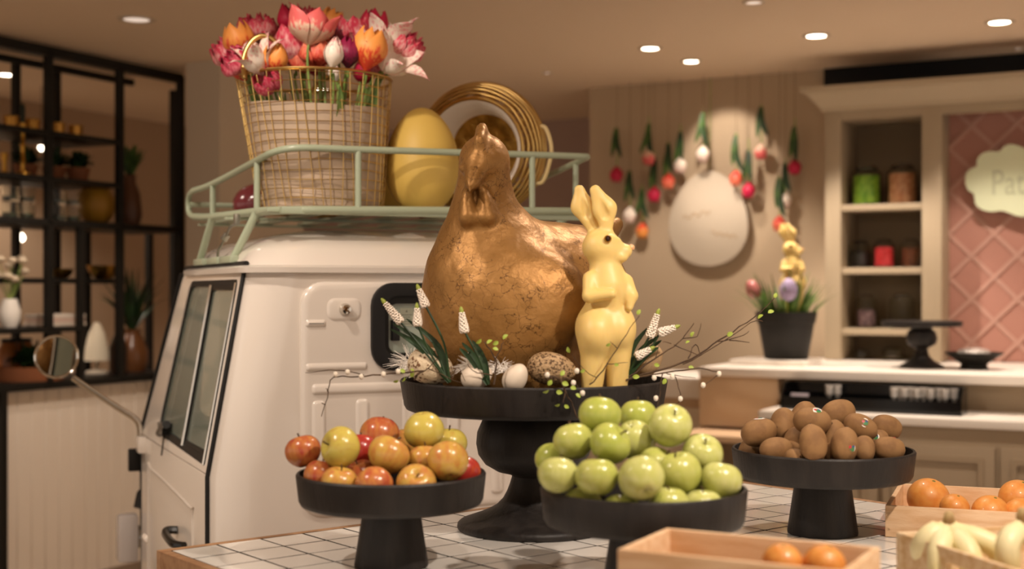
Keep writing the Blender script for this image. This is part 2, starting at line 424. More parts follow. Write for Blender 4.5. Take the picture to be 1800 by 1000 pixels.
# roof dome
rr_ = []
for k in range(15):
    s = 1-k/14*.985; z = 1.408+.105*(1-max(0, (s-.05)/.95)**3.2)**.62
    ca, cb = .4575, .35; ha, hb = .4125*s, .45*s
    rr_.append([V((u, v, z)) for u, v in rrect(ca-ha, ca+ha, cb-hb, cb+hb, max(.004, min(ha, hb)*(.3+.35*(1-s))), 8)])
rf = MB().loft(rr_).build('roof', VAN, van, angle=.5)
MB().loft([[V((u, v, z)) for u, v in rrect(.4575-.4125-i, .4575+.4125+i, .35-.45-i, .35+.45+i, .12, 8)] for z, i in ((1.392, .0), (1.394, .010), (1.407, .012), (1.412, .004))]).build('drip_rail', VAN, rf)
q = MB(); q.tube([(.052, b, 1.416) for b in (-.02, .1, .3, .55, .76)], .007, 8); q.build('black_gutter', RUBBER, rf)
# door
dr = MB().prism(rquad([(.006, .30), (.006, .905), (.975, .905), (.995, .30)], [.01, .002, .002, .03]), side, -.002, .008).build('door', VAN, van, bevel=.003)
q = MB(); em = smoothpath([side(*p, .0085) for p in ((.16, .42), (.16, .77), (.21, .80), (.78, .822), (.84, .80), (.845, .42))], 6); q.tube(em, .004, 6); q.build('embossed_line', VAN, dr)
hd = MB().tube(smoothpath([side(b, z, d) for b, z, d in ((.37, .712, .008), (.375, .712, .035), (.34, .705, .042), (.25, .699, .040), (.21, .699, .02))], 5), .011, 8).build('door_handle', mat('black_plastic', '14120f', .25), dr)
rib(0, .05, 0, .02).build('handle_plate', VAN, dr, loc=side(.24, .715, .008), rot=(0, 0, -PI/2)).location.z = .715
MB().box(side(.94, .88, .012), (.03, .06, .05)).build('hinge', VAN, dr, bevel=.006)
q = MB(); q.tube([side(0, .3, .004), side(0, .9, .004), side(0, 1.40, .004)], .0055, 6); q.build('door_seal', RUBBER, dr)
LWo = [(.008, .908), (.008, 1.398), (.775, 1.398), (.985, .908)]
LWi = [(.035, .922), (.035, 1.378), (.648, 1.378), (.745, .935)]
wf = MB().ring(rquad(LWo, [.004, .02, .03, .01]), rquad(LWi, [.015, .02, .04, .06]), side, -.004, .007).build('door_window', VAN, van)
LWj = [(.055, .942), (.055, 1.362), (.636, 1.362), (.727, .955)]
MB().ring(rquad(LWi, [.015, .02, .04, .06]), rquad(LWj, [.012, .015, .035, .05]), side, -.006, .005).build('rubber_seal', RUBBER, wf)
MB().ring(rquad([(.052, .938), (.052, 1.366), (.345, 1.366), (.345, .938)], .012), rquad([(.066, .955), (.066, 1.352), (.332, 1.352), (.332, .955)], .012), side, -.004, .004).build('sliding_sash', BLACKM, wf)
MB().tube([side(.345, .94, .007), side(.345, 1.365, .007)], .005, 6).build('chrome_strip', CHROME, wf); MB().tube([side(.045, .925, .009), side(.045, 1.37, .009)], .004, 6).build('chrome_strip', CHROME, wf)
WINDG = mat('window_glass', 'b4bfae', .03, alpha=.22)
MB().prism(rquad(LWj, [.012, .015, .035, .05]), side, -.001, .001).build('pane', WINDG, wf)
q = MB(); q.box(side(.60, .962, .012), (.03, .07, .03)); q.tube([side(.66, .942, .014), side(.55, .977, .02)], .012, 8); q.tube([side(.60, .95, .012), side(.56, .89, .018)], .0025, 6); q.build('window_latch', mat('black_plastic', '14120f', .25), wf)
# windscreen, nose trim, lamps, mirror
MB().prism(rrect(.12, .80, .94, 1.37, .05), lambda u, v, d: (u, d+1.0-(v-.9)*.44, v), -.004, .004).build('windscreen', WINDG, van)
q = MB(); q.tube([side(.80, 1.40, .006), side(1.0, .90, .006)], .009, 8); q.tube([side(1.0, .90, .004), (-.03, 1.03, .35)], .007, 8); q.build('pillar_seal', RUBBER, van)
hl = MB().lathe([(0, 0), (.06, 0), (.068, .02), (.06, .05), (0, .075)], 24, (.10, 1.03, .70), Matrix.Rotation(-PI/2, 3, 'X')).build('headlamp', CHROME, van)
pt = vl(224, 945, 4.15)
il = MB().box(pt, (.062, .06, .15)).build('indicator_lamp', mat('clear_lens', 'd8d0cc', .15, alpha=.75), van, bevel=.012)
MB().lathe([(0, 0), (.035, 0), (.04, .02), (.03, .035), (0, .035)], 20, pt+V((.032, .0, .0)), Matrix.Rotation(PI/2, 3, 'Y')).build('chrome_socket', CHROME, il)
q = MB(); q.tube([pt+V((.04, 0, .09)), pt+V((.05, .01, .13)), pt+V((.07, .01, .15))], .022, 8); q.tube([pt+V((.06, .02, .2)), pt+V((.055, .02, .28))], [.02, .012], 8); q.build('black_bracket', RUBBER, il)
arm = [vl(246, 775, 4.08), vl(245, 750, 4.07), vl(236, 735, 4.06), vl(205, 715, 4.04), vl(128, 664, 3.98)]
ma = MB().tube(smoothpath(arm, 6), .0095, 10).build('mirror_arm', CHROME, van)
MB().box(vl(240, 808, 4.1), (.05, .02, .07)).build('arm_bracket', BLACKM, ma, bevel=.004)
mc = vl(99, 627, 3.95); toc = (VR.transposed() @ (V((0, 0, EYE))-P(99, 627, 3.95))); toc.z += .1; toc = (toc.normalized()+V((.22, 0, 0))).normalized()
Q = toc.to_track_quat('Z', 'Y').to_matrix()
mi = MB().lathe([(0, -.028), (.03, -.026), (.055, -.012), (.064, .0), (.066, .005), (.062, .009), (.058, .006), (.057, .003)], 40, mc, Q).build('mirror', CHROME, van)
MB().lathe([(.058, .003), (.03, .0036), (0, .0038)], 40, mc, Q).build('mirror_glass', mat('mirror_silver', 'b9b4a8', .01, metal=1), mi)
# inside and wheels
INK = mat('seat_vinyl', '3a352c', .5)
s_ = MB().bb((.10, .02, .50), (.81, .45, .72)).build('seat', INK, van, bevel=.03)
MB().box((.455, .05, .93), (.70, .08, .40), (math.radians(-8), 0, 0)).build('seat_back', INK, van, bevel=.03)
MB().bb((.08, .86, .72), (.84, .97, .93)).build('dashboard', mat('dash_grey', '6a675c', .6), van, bevel=.02)
q = MB(); sc_ = V((.455, .68, .98)); Q = Matrix.Rotation(math.radians(55), 3, 'X')
q.tube([sc_+Q @ V((.16*math.cos(a), .16*math.sin(a), 0)) for a in [2*PI*k/28 for k in range(28)]], .011, 8, closed=True)
for a in (.4, 2.7, 4.7): q.tube([sc_, sc_+Q @ V((.15*math.cos(a), .15*math.sin(a), 0))], .008, 6)
q.tube([sc_, sc_+Q @ V((0, 0, -.3))], .014, 8); q.build('steering_wheel', BLACKM, van)
tw = MB().lathe([(.09, -.05), (.19, -.05), (.215, -.03), (.22, 0), (.215, .03), (.19, .05), (.09, .05), (.09, -.05)], 32, M=Matrix.Rotation(PI/2, 3, 'Y')).mesh('wheel')
for c in ((.08, .12, .22), (.83, .12, .22), (.455, .86, .22)): ob('wheel', tw, RUBBER, van, c)
# ================================================================== roof rack
rk = thing('roof_rack', 'pale green tubular roof rack on top of the cream truck', 'roof rack', VO, VA)
zr = lambda a: 1.699+(a-.1377)*.0155
zb = lambda a: 1.548+(a-.1377)*.018
top = [(.0466, .62, 1.637), (.0673, .45, 1.645), (.1065, .10, 1.679), (.125, .0, 1.692), (.175, -.045, 1.700), (.30, -.05, zr(.3)), (.60, -.05, zr(.6)), (.93, -.05, 1.711), (.972, -.035, 1.711), (.985, .02, 1.708), (.985, .25, 1.68), (.985, .60, 1.645)]
MB().tube(smoothpath(top, 5), .0088, 12).build('top_rail', GREEN, rk)
bot = [(.05, .62, 1.562), (.0673, .45, 1.554), (.1065, .10, 1.55), (.135, -.0, 1.548), (.19, -.045, 1.548), (.30, -.05, 1.55), (.60, -.05, zb(.6)), (.93, -.05, 1.563), (.972, -.03, 1.563), (.985, .05, 1.56), (.985, .60, 1.56)]
MB().tube(smoothpath(bot, 5), .0105, 12).build('bottom_rail', GREEN, rk)
MB().bb((.13, -.052, 1.538), (.97, -.03, 1.556)).build('rear_cross_bar', GREEN, rk, bevel=.004)
fe = smoothpath([(.0466, .62, 1.637), (.044, .665, 1.625), (.044, .68, 1.60), (.045, .665, 1.573), (.05, .62, 1.562)], 5)
MB().tube(fe, .0085, 10).build('front_bend', GREEN, rk)
MB().tube(smoothpath([(.985, .60, 1.645), (.988, .66, 1.62), (.985, .60, 1.56)], 5), .0085, 10).build('front_bend', GREEN, rk)
MB().tube([(.047, .67, 1.60), (.985, .64, 1.60)], .008, 10).build('front_rail', GREEN, rk)
def post(a, b): MB().tube([a, b], .0082, 10).build('post', GREEN, rk)
post((.1065, .10, 1.55), (.1065, .10, 1.679)); post((.0673, .45, 1.554), (.0673, .45, 1.645))
for px in (630, 936):
    a = vl(px, 300, 3.154+.2); s = (px-900)/F; aa = (.679+3.154*s)/(.911-.413*s); post((aa, -.05, zb(aa)), (aa, -.05, zr(aa)))
post((.985, .05, 1.56), (.985, .05, 1.705)); post((.985, .45, 1.56), (.985, .45, 1.66))
def foot(pts, r=.0105): MB().tube(pts, r, 10).build('support_leg', GREEN, rk)
foot([(.058, .15, 1.432), (.1065, .10, 1.55)]); foot([(.05, .545, 1.432), (.0673, .45, 1.554)])
foot([(.857, .15, 1.43), (.985, .10, 1.56)]); foot([(.857, .545, 1.43), (.985, .45, 1.56)])
for b in (.17, .33, .52): MB().box((.050, b, 1.430), (.022, .13, .018)).build('clamp_plate', GREEN, rk, bevel=.003)
for b in (.17, .5): MB().box((.865, b, 1.425), (.022, .12, .018)).build('clamp_plate', GREEN, rk, bevel=.003)
for k in range(7): MB().bb((.10+.125*k, -.03, 1.543), (.145+.125*k, .62, 1.551)).build('floor_slat', GREEN, rk, bevel=.002)
for b in (.25, .6): MB().bb((.06, b, 1.536), (.98, b+.025, 1.543)).build('cross_bar', GREEN, rk, bevel=.002)
STEEL = mat('zinc', '9a968a', .35, metal=.9)
tb = [vl(418, 383, 3.4), vl(412, 395, 3.4), vl(404, 400, 3.42), vl(396, 418, 3.45), vl(384, 440, 3.5), vl(381, 460, 3.52)]
t_ = MB().tube(tb, .0035, 8).build('turnbuckle', STEEL, rk); MB().box(vl(396, 417, 3.45), (.016, .016, .02), (.4, .5, .2)).build('nut', STEEL, t_, bevel=.002)
MB().box(vl(416, 386, 3.4), (.014, .02, .03)).build('hook', STEEL, t_, bevel=.003)
# ================================================================== tall stand, hen, rabbit
def tray_on_foot(name, label, px, D, R, rim, bottom, foot_prof, taper=.97, tray_part='tray', wall=.006):
    x = (px-900)/F*D; t = thing(name, label, 'cake stand', (x, D, .9008))
    zb = bottom-.9008; zt = rim-.9008
    MB().lathe([(0, zb), (R*taper-.012, zb), (R*taper-.004, zb+.003), (R*taper, zb+.010), (R, zt-.003), (R-.002, zt), (R-wall, zt), (R-wall, zt-.003), (R*taper-wall, zb+.010), (R*taper-wall-.004, zb+.007), (0, zb+.007)], 72).build(tray_part, BLACKW, t)
    MB().lathe(foot_prof, 56).build('pedestal', BLACKW, t, angle=1.0)
    return t, V((x, D, 0))
TALL, TC = tray_on_foot('tall_cake_stand', 'tall black wooden stand with bulbous stem under the golden hen', 938, 2.5, .2525, 1.184, 1.126,
    [(0, .0), (.143, .0), (.145, .004), (.144, .010), (.140, .014), (.108, .0255), (.088, .034), (.071, .0437), (.058, .057), (.051, .0697), (.045, .085), (.041, .099), (.045, .103), (.070, .109), (.092, .122), (.105, .140), (.109, .160), (.107, .182), (.098, .203), (.085, .220), (.072, .2262), (0, .2262)])
FL = 1.133                                         # tray floor
# --- golden hen
def gold_mat():
    m = mat('antique_gold', 'b07a35', .46, metal=.5, bump=.32, bscale=34)
    nt = m.node_tree; N = nt.nodes; L = nt.links; b = N['Principled BSDF']
    tc = N.new('ShaderNodeTexCoord')
    wn = N.new('ShaderNodeTexNoise'); wn.inputs['Scale'].default_value = 22; wn.inputs['Detail'].default_value = 5
    L.new(tc.outputs['Object'], wn.inputs['Vector'])
    mx = N.new('ShaderNodeMixRGB'); mx.blend_type = 'ADD'; mx.inputs[0].default_value = .10
    L.new(tc.outputs['Object'], mx.inputs[1]); L.new(wn.outputs['Color'], mx.inputs[2])
    vo = N.new('ShaderNodeTexVoronoi'); vo.feature = 'DISTANCE_TO_EDGE'; vo.inputs['Scale'].default_value = 34; L.new(mx.outputs[0], vo.inputs['Vector'])
    rc = N.new('ShaderNodeValToRGB'); rc.color_ramp.elements[0].position = .0; rc.color_ramp.elements[0].color = (1, 1, 1, 1); rc.color_ramp.elements[1].position = .026; rc.color_ramp.elements[1].color = (0, 0, 0, 1)
    L.new(vo.outputs['Distance'], rc.inputs[0])
    mk = N.new('ShaderNodeTexNoise'); mk.inputs['Scale'].default_value = 9; L.new(tc.outputs['Object'], mk.inputs['Vector'])
    mr = N.new('ShaderNodeValToRGB'); mr.color_ramp.elements[0].position = .42; mr.color_ramp.elements[1].position = .54; L.new(mk.outputs['Fac'], mr.inputs[0])
    mu = N.new('ShaderNodeMath'); mu.operation = 'MULTIPLY'; L.new(rc.outputs[0], mu.inputs[0]); L.new(mr.outputs[0], mu.inputs[1])
    no = N.new('ShaderNodeTexNoise'); no.inputs['Scale'].default_value = 7; no.inputs['Detail'].default_value = 6; L.new(tc.outputs['Object'], no.inputs['Vector'])
    r = N.new('ShaderNodeValToRGB'); r.color_ramp.elements[0].position = .35; r.color_ramp.elements[0].color = (*lin('8a6230'), 1); r.color_ramp.elements[1].position = .7; r.color_ramp.elements[1].color = (*lin('aa7e48'), 1)
    L.new(no.outputs['Fac'], r.inputs[0])
    fin = N.new('ShaderNodeMixRGB'); L.new(mu.outputs[0], fin.inputs[0]); L.new(r.outputs[0], fin.inputs[1]); fin.inputs[2].default_value = (*lin('4a2c10'), 1)
    L.new(fin.outputs[0], b.inputs['Base Color'])
    return m
def hen_sdf(p):
    d = s_ell(p, (-.005, 0, .175), (.158, .15, .185))
    d = su(d, s_ell(p, (.09, .07, .215), (.15, .13, .135)), .05)
    d = su(d, s_ell(p, (.02, .03, .06), (.13, .12, .07)), .05)
    d = su(d, s_cone(p, (-.045, -.015, .27), (-.041, -.035, .455), .088, .043), .06)
    d = su(d, s_ell(p, (-.041, -.042, .463), (.044, .048, .047)), .02)
    d = su(d, s_cone(p, (.12, .11, .27), (.222, .17, .352), .062, .016), .05)
    d = su(d, s_cone(p, (.11, .12, .25), (.205, .21, .33), .055, .018), .04)
    # comb along the crown, brow, beak, wattles
    for y, z, r in ((-.085, .493, .014), (-.066, .508, .016), (-.044, .512, .017), (-.02, .503, .016), (.0, .488, .013)):
        d = su(d, s_ell(p, (-.045+.1*(y+.05), y, z), (.011, r, r*1.25)), .010)
    d = su(d, s_cone(p, (-.052, -.075, .452), (-.062, -.105, .415), .026, .014), .016)
    d = su(d, s_cone(p, (-.06, -.095, .425), (-.066, -.128, .398), .014, .004), .008)
    for x in (-.073, -.040):
        d = su(d, s_cone(p, (x, -.092, .40), (x+.004, -.098, .352), .009, .019), .010)
        d = su(d, s_ell(p, (x-.006*(1 if x < -.05 else -1), -.075, .443), (.009, .008, .008)), .006)
    # wing swelling
    d = su(d, s_ell(p, (.05, -.10, .20), (.10, .045, .085)), .04)
    n = .0014*np.sin(p[..., 0]*95+1)*np.sin(p[..., 2]*80)*np.sin(p[..., 1]*90+.5)
    return np.maximum(d+n, .003-p[..., 2])
vs, fs = nets(hen_sdf, (-.19, -.17, -.01), (.26, .26, .56), .0052)
hen = ob('hen_figurine', mkmesh('hen_figurine', vs, fs, angle=None, recalc=False), gold_mat(), loc=(P(890, 500, 2.5).x, 2.52, FL))
tag(hen, 'large antique gold hen sculpture with cracked finish sitting on the tall stand', 'hen sculpture')
# --- rabbit candle
WAX = mat('yellow_wax', 'dcbe76', .42, sss=.35, bump=.04, bscale=50)
def rx(px): return (px-1062)*.001017
def rz_(py): return (HY-py)*.001017+EYE-FL
def rab_sdf(p):
    R = .001017
    d = s_ell(p, (rx(1063), .012, rz_(575)), (51*R, .046, 50*R))                       # hips
    d = su(d, s_ell(p, (rx(1069), .004, rz_(515)), (36*R, .036, 48*R)), .02)             # trunk
    d = su(d, s_ell(p, (rx(1048), -.012, rz_(585)), (34*R, .04, 42*R)), .015)            # near thigh
    d = su(d, s_ell(p, (rx(1090), .004, rz_(580)), (28*R, .04, 40*R)), .012)
    d = su(d, s_cone(p, (rx(1044), -.010, rz_(610)), (rx(1038), -.010, rz_(714)), 25*R, 16*R), .012)
    d = su(d, s_cone(p, (rx(1088), .004, rz_(610)), (rx(1083), .002, rz_(714)), 24*R, 16*R), .006)
    d = su(d, s_ell(p, (rx(1044), -.026, rz_(716)), (18*R, .034, 10*R)), .008)           # feet
    d = su(d, s_ell(p, (rx(1090), -.012, rz_(716)), (18*R, .034, 10*R)), .008)
    d = su(d, s_cone(p, (rx(1067), .0, rz_(500)), (rx(1062), .0, rz_(445)), 34*R, 24*R), .016)   # neck
    d = su(d, s_ell(p, (rx(1057), .0, rz_(434)), (34*R, .033, 32*R)), .008)              # skull
    d = su(d, s_cone(p, (rx(1074), -.003, rz_(441)), (rx(1099), -.006, rz_(441)), 21*R, 12*R), .012)  # muzzle
    d = su(d, s_ell(p, (rx(1090), -.012, rz_(452)), (13*R, .012, 10*R)), .006)           # cheek
    d = su(d, s_cone(p, (rx(1066), -.024, rz_(419)), (rx(1084), -.014, rz_(424)), 7*R, 6*R), .006)    # brow
    # ears: flattened blades with a hollow face
    def ear(a, m, b, w, th, y):
        dd = 9
        A, M_, B = np.array(a), np.array(m), np.array(b)
        for u0, u1, w0, w1 in ((A, M_, .5*w, w), (M_, B, w, .5*w)):
            q = p.copy(); q[..., 1] = (q[..., 1]-y)*(w/th)+y
            dd = np.minimum(dd, s_cone(q, (u0[0], y, u0[1]), (u1[0], y, u1[1]), w0, w1)) if dd is 9 else su(dd, s_cone(q, (u0[0], y, u0[1]), (u1[0], y, u1[1]), w0, w1), .006)
        q = p.copy(); q[..., 1] = (q[..., 1]-(y-th))*1.3
        mid = (A*.35+M_*.65)
        groove = s_cone(q, (mid[0], 0, mid[1]), (B[0]*.8+M_[0]*.2, 0, B[1]*.8+M_[1]*.2), w*.42, w*.12)
        return np.maximum(dd*th/w*1.4, -groove)
    d = su(d, ear((rx(1047), rz_(408)), (rx(1024), rz_(362)), (rx(1019), rz_(334)), 20*R, .010, .006), .008)
    d = su(d, ear((rx(1066), rz_(404)), (rx(1062), rz_(368)), (rx(1046), rz_(336)), 21*R, .010, -.010), .008)
    # arms folded on the belly
    d = su(d, s_cone(p, (rx(1036), -.018, rz_(490)), (rx(1034), -.034, rz_(520)), 13*R, 12*R), .010)
    d = su(d, s_cone(p, (rx(1034), -.034, rz_(520)), (rx(1072), -.044, rz_(516)), 12*R, 9*R), .004)
    d = su(d, s_cone(p, (rx(1100), -.004, rz_(495)), (rx(1108), -.014, rz_(520)), 13*R, 12*R), .008)
    d = su(d, s_cone(p, (rx(1108), -.014, rz_(520)), (rx(1104), -.022, rz_(540)), 12*R, 7*R), .004)
    d = su(d, s_ell(p, (rx(1040), .052, rz_(590)), (.016, .016, .016)), .006)            # tail
    return np.maximum(d, .001-p[..., 2])
vs, fs = nets(rab_sdf, (-.075, -.075, -.004), (.07, .075, .42), .0029)
rab = ob('rabbit_candle', mkmesh('rabbit_candle', vs, fs, angle=None, recalc=False), WAX, loc=(rx(1062)+P(1062, 500, 2.36).x, 2.36, FL))
tag(rab, 'tall pale yellow wax rabbit standing upright beside the golden hen', 'rabbit figure')
ey = MB().lathe([(0, -.005), (.0035, -.004), (.005, 0), (.0035, .004), (0, .005)], 16).build('eye', mat('eye_black', '2a1208', .1), rab, (rx(1066), -.0335, rz_(421)))
e2 = MB().lathe([(.0045, .0), (.0058, -.001), (.0068, .0), (.0058, .002), (.0045, .0)], 20, M=Matrix.Rotation(PI/2, 3, 'X')).build('eye_rim', mat('amber', '9a6a20', .4), rab, (rx(1066), -.035, rz_(421)))
MB().lathe([(0, -.006), (.005, -.004), (.0065, 0), (.005, .004), (0, .006)], 16).build('nose', mat('pale_pink_wax', 'd9a878', .4), rab, (rx(1109), -.006, rz_(435)))
# --- eggs
def egg_mesh(name='egg', blunt=.12, n=36):
    return MB().lathe([(math.sin(a)*(1-blunt*math.cos(a)), -math.cos(a)*1.28) if False else (max(0, math.sin(a)*(1+blunt*math.cos(a)*1.0)), -math.cos(a)*1.3) for a in [PI*k/22 for k in range(23)]], n).mesh(name, angle=None)
EGG = egg_mesh()
SPECK = mat('speckled_shell', 'd2bfa0', .6, col2='6d4a2c', scale=5, detail=8, lo=.54, hi=.62, bump=.3, bscale=5)
SPECK2 = mat('brown_speckled_shell', 'a88a64', .65, col2='50371c', scale=7, detail=8, lo=.48, hi=.60, bump=.5, bscale=6)
SHELL = mat('white_shell', 'd8c8b4', .5)
def egg(px, py, D, r, label, m, tilt=(0, 0, 0), name='decorative_egg', group=None, squash=(1, 1, 1), z=None):
    p = P(px, py, D)
    if z is not None: p.z = z
    o = ob(name, EGG.copy(), m, None, p, tilt, (r*squash[0], r*squash[1], r*squash[2])); return tag(o, label, 'egg', group)
H_ = PI/2
egg(757, 644, 2.36, .0325, 'cream egg with brown speckles lying at the left rim of the tall stand', SPECK, (.2, H_+.35, .2))
egg(970, 648, 2.34, .0305, 'brown bark-speckled egg lying between hen and rabbit', SPECK2, (0, H_+.15, .15), squash=(.95, 1, 1.12))
egg(906, 664, 2.315, .021, 'plain white egg just left of the brown speckled egg', SHELL, (.3, .5, .2))
egg(838, 662, 2.32, .022, 'plain white egg half hidden in white feathers', SHELL, (.3, 1.2, .4))
egg(1137, 633, 2.42, .026, 'beige egg among the twigs right of the rabbit', mat('beige_shell', 'b79a74', .6, col2='8d6d48', scale=30), (.4, .7, .3))
egg(1052, 664, 2.43, .02, 'small brown egg showing between the legs of the rabbit', mat('tan_shell', 'a98a62', .6), (.4, .7, .3))
# --- white down feathers
DOWN = mat('white_down', 'f3ece2', .8)
def feather(px, py, D, n, L, spread, label, seed):
    rn = random.Random(seed); b = P(px, py, D); t = thing('down_feather', label, 'feather', b, 0)
    q = MB()
    for k in range(n):
        a = rn.uniform(-spread, spread); e = rn.uniform(.1, 1.2); l = L*rn.uniform(.4, 1)
        d = V((math.sin(a)*math.cos(e), -.3*rn.random()+.1, math.sin(e)*rn.uniform(.3, 1))).normalized()
        if a < 0 and rn.random() < .5: d.x = -abs(d.x)
        q.tube([V((rn.uniform(-.02, .02), rn.uniform(-.01, .01), 0)), d*l*.5+V((0, 0, .006)), d*l+V((0, 0, -.008*rn.random()))], [.0005, .0004, .0002], 4)
    o = q.build('barbs', DOWN, t); o['kind'] = 'stuff'
    MB().tube([(-.01, 0, -.004), (.0, 0, .0), (.02, 0, .012)], [.0012, .0006], 5).build('shaft', DOWN, t)
feather(722, 650, 2.43, 110, .055, 1.5, 'wispy white down feather spreading over the left rim of the tall stand', 1)
feather(728, 660, 2.39, 60, .035, 1.2, 'short white down feather tucked left of the cream speckled egg', 2)
feather(830, 655, 2.33, 120, .045, 1.4, 'white down feather before the hen beside the single grape hyacinth', 3)
feather(880, 655, 2.36, 60, .035, 1.2, 'sparse white feather at the foot of the hen', 4)
# --- white grape hyacinths
MUSW = mat('white_bells', 'efe2d2', .5); MUSG = mat('bud_green', '8f9a3c', .5)
bell = [(0, 0), (.7, .05), (1, .5), (.8, 1), (.6, 1.1)]
def muscari(base, heads, leaves, label, D, seed=0):
    rn = random.Random(seed); b = P(*base, D); t = thing('grape_hyacinth', label, 'flower', b)
    for hx, hy, tx, ty, bend in heads:              # flower: bottom of head, top of head
        lo = P(hx, hy, D-.01)-b; hi = P(tx, ty, D-.01)-b; ax = (hi-lo).normalized(); L = (hi-lo).length
        mid = lo*.5+V((bend, 0, 0))
        st = MB().tube(smoothpath([(0, 0, 0), mid, lo, lo+(hi-lo)*.9], 5), .0022, 6).build('flower_stem', DARKLEAF, t)
        q = MB(); nb = 11
        e1 = ax.orthogonal().normalized(); e2 = ax.cross(e1)
        for i in range(nb):
            f = i/(nb-1); rr = .0085*(1-.55*f)*(.75+.5*min(1, f*6)); c = lo+(hi-lo)*(f*.9)
            m = 7 if f < .8 else 5
            for k in range(m):
                a = 2*PI*(k+.5*(i % 2))/m+rn.uniform(-.2, .2); dr = (e1*math.cos(a)+e2*math.sin(a)-ax*.55).normalized()
                M = dr.to_track_quat('Z', 'Y').to_matrix(); s = .0034*(1-.35*f)
                q.lathe([(r*s, z*s*1.5) for r, z in bell], 6, c+dr*rr*.45, M)
        fh = q.build('flower_head', MUSW, t, angle=None); fh['kind'] = 'stuff'
        MB().lathe([(0, 0), (.0035, .002), (.0038, .006), (.002, .011), (0, .013)], 8, hi-ax*.006, ax.to_track_quat('Z', 'Y').to_matrix()).build('green_tip', MUSG, fh)
    for lx, ly, bend in leaves:
        tip = P(lx, ly, D+.004)-b
        pts = smoothpath([(0, 0, 0), tip*.5+V((bend, .005, .01)), tip], 6); n = len(pts)
        MB().ribbon(pts, [.0045*math.sin(PI*(.18+.82*i/(n-1)))**.6+.0004 for i in range(n)], (0, -1, .2), .25).build('leaf', DARKLEAF, t)
muscari((790, 672), [(702, 563, 674, 529, .0), (734, 568, 733, 538, -.006), (747, 535, 735, 505, .012)], [(686, 578, .01), (690, 568, .01), (714, 560, .015), (700, 585, .0), (760, 600, .0), (722, 566, .015)], 'clump of three white grape hyacinths leaning left beside the speckled egg', 2.33, 1)
muscari((858, 676), [(816, 580, 811, 545, .004)], [(812, 602, .0), (808, 612, -.004), (830, 598, .004), (838, 615, .004)], 'single white grape hyacinth leaning in front of the hen', 2.30, 2)
muscari((1098, 668), [(1143, 588, 1157, 548, .0), (1162, 584, 1190, 574, .006), (1122, 625, 1146, 612, .0)], [(1140, 575, -.006), (1158, 590, -.004), (1163, 598, .0), (1158, 610, .004), (1112, 620, -.004), (1130, 590, -.008)], 'clump of three white grape hyacinths right of the rabbit', 2.36, 3)
# --- budding twigs
BARK = mat('twig_bark', '3c2a1a', .8, col2='55402a', scale=60); BUD = mat('willow_bud', 'e2d6c4', .8); YLEAF = mat('young_leaf', 'a9b84a', .5, col2='7f9638', scale=30)
def leafm():
    q = MB(); q.ribbon([(0, 0, 0), (.25, 0, .06), (.55, 0, .08), (.85, 0, .03), (1, 0, 0)], [.03, .3, .36, .2, .01], (0, 0, 1), .3); return q.mesh('leaf')
LEAFM = leafm(); LEAFM.materials.append(YLEAF)
budm = MB().lathe([(0, -1), (.7, -.7), (1, 0), (.75, .75), (0, 1)], 10).mesh('bud', angle=None); budm.materials.append(BUD)
def twig(label, D, lines, buds=(), leaves=(), r=.0016, dd=0, name='budding_twig', seed=0):
    rn = random.Random(seed+5); b = P(*lines[0][0], D); t = thing(name, label, 'twig', b)
    for li, ln in enumerate(lines):
        pts = [P(x, y, D+dd*i/len(ln))-b+V((0, rn.uniform(-.004, .004), 0)) for i, (x, y) in enumerate(ln)]
        pts = smoothpath(pts, 3)
        for i in range(1, len(pts)-1): pts[i] = pts[i]+V((rn.uniform(-1, 1), 0, rn.uniform(-1, 1)))*.0012
        rr = r*(1 if li == 0 else .65)
        MB().tube(pts, [rr, rr*.4], 5).build('branch' if li else 'main_branch', BARK, t)
    for x, y in buds: ob('bud', budm, None, t, P(x, y, D-.003)-b, None, (.0045, .0045, .0052))
    for x, y, a, s in leaves:
        o = ob('leaf', LEAFM, None, t, P(x, y, D-.004)-b, Euler((1.1+rn.uniform(-.4, .4), a, rn.uniform(-.5, .5))), s*.85)
twig('bare willow twig drooping left over the tray rim in front of the cream truck', 2.27, [[(745, 652), (700, 655), (655, 660), (615, 662), (585, 664), (577, 685), (574, 705), (565, 732)], [(640, 659), (600, 650), (570, 652), (537, 655)], [(578, 690), (572, 683)], [(572, 712), (565, 708)]],
     [(611, 654), (635, 662), (674, 658), (590, 658), (700, 653)], [(703, 650, .4, .012), (712, 662, 2.2, .012), (700, 668, 2.8, .011)])
twig('long green twig reaching up to the right towards the black flower pot', 2.36, [[(1105, 665), (1180, 645), (1230, 622), (1265, 598), (1300, 575), (1335, 550), (1362, 522)], [(1262, 600), (1300, 592), (1316, 582)], [(1200, 640), (1260, 608), (1320, 568), (1340, 565)], [(1282, 598), (1317, 602)], [(1210, 630), (1222, 605), (1232, 625)]],
     [], [(1332, 560, -.6, .014), (1350, 550, -.3, .014), (1278, 590, -.5, .014), (1362, 524, -1.2, .012), (1210, 645, .2, .012)], .002, .06)
twig('branching twig with green buds right of the rabbit', 2.34, [[(1105, 662), (1150, 632), (1185, 608), (1205, 590), (1220, 568)], [(1200, 595), (1225, 592), (1232, 568)], [(1185, 606), (1225, 622), (1226, 628)], [(1180, 604), (1165, 601)], [(1150, 632), (1158, 608)]],
     [], [(1214, 592, -.9, .013), (1205, 603, -.4, .01), (1150, 640, .3, .012)], .0016)
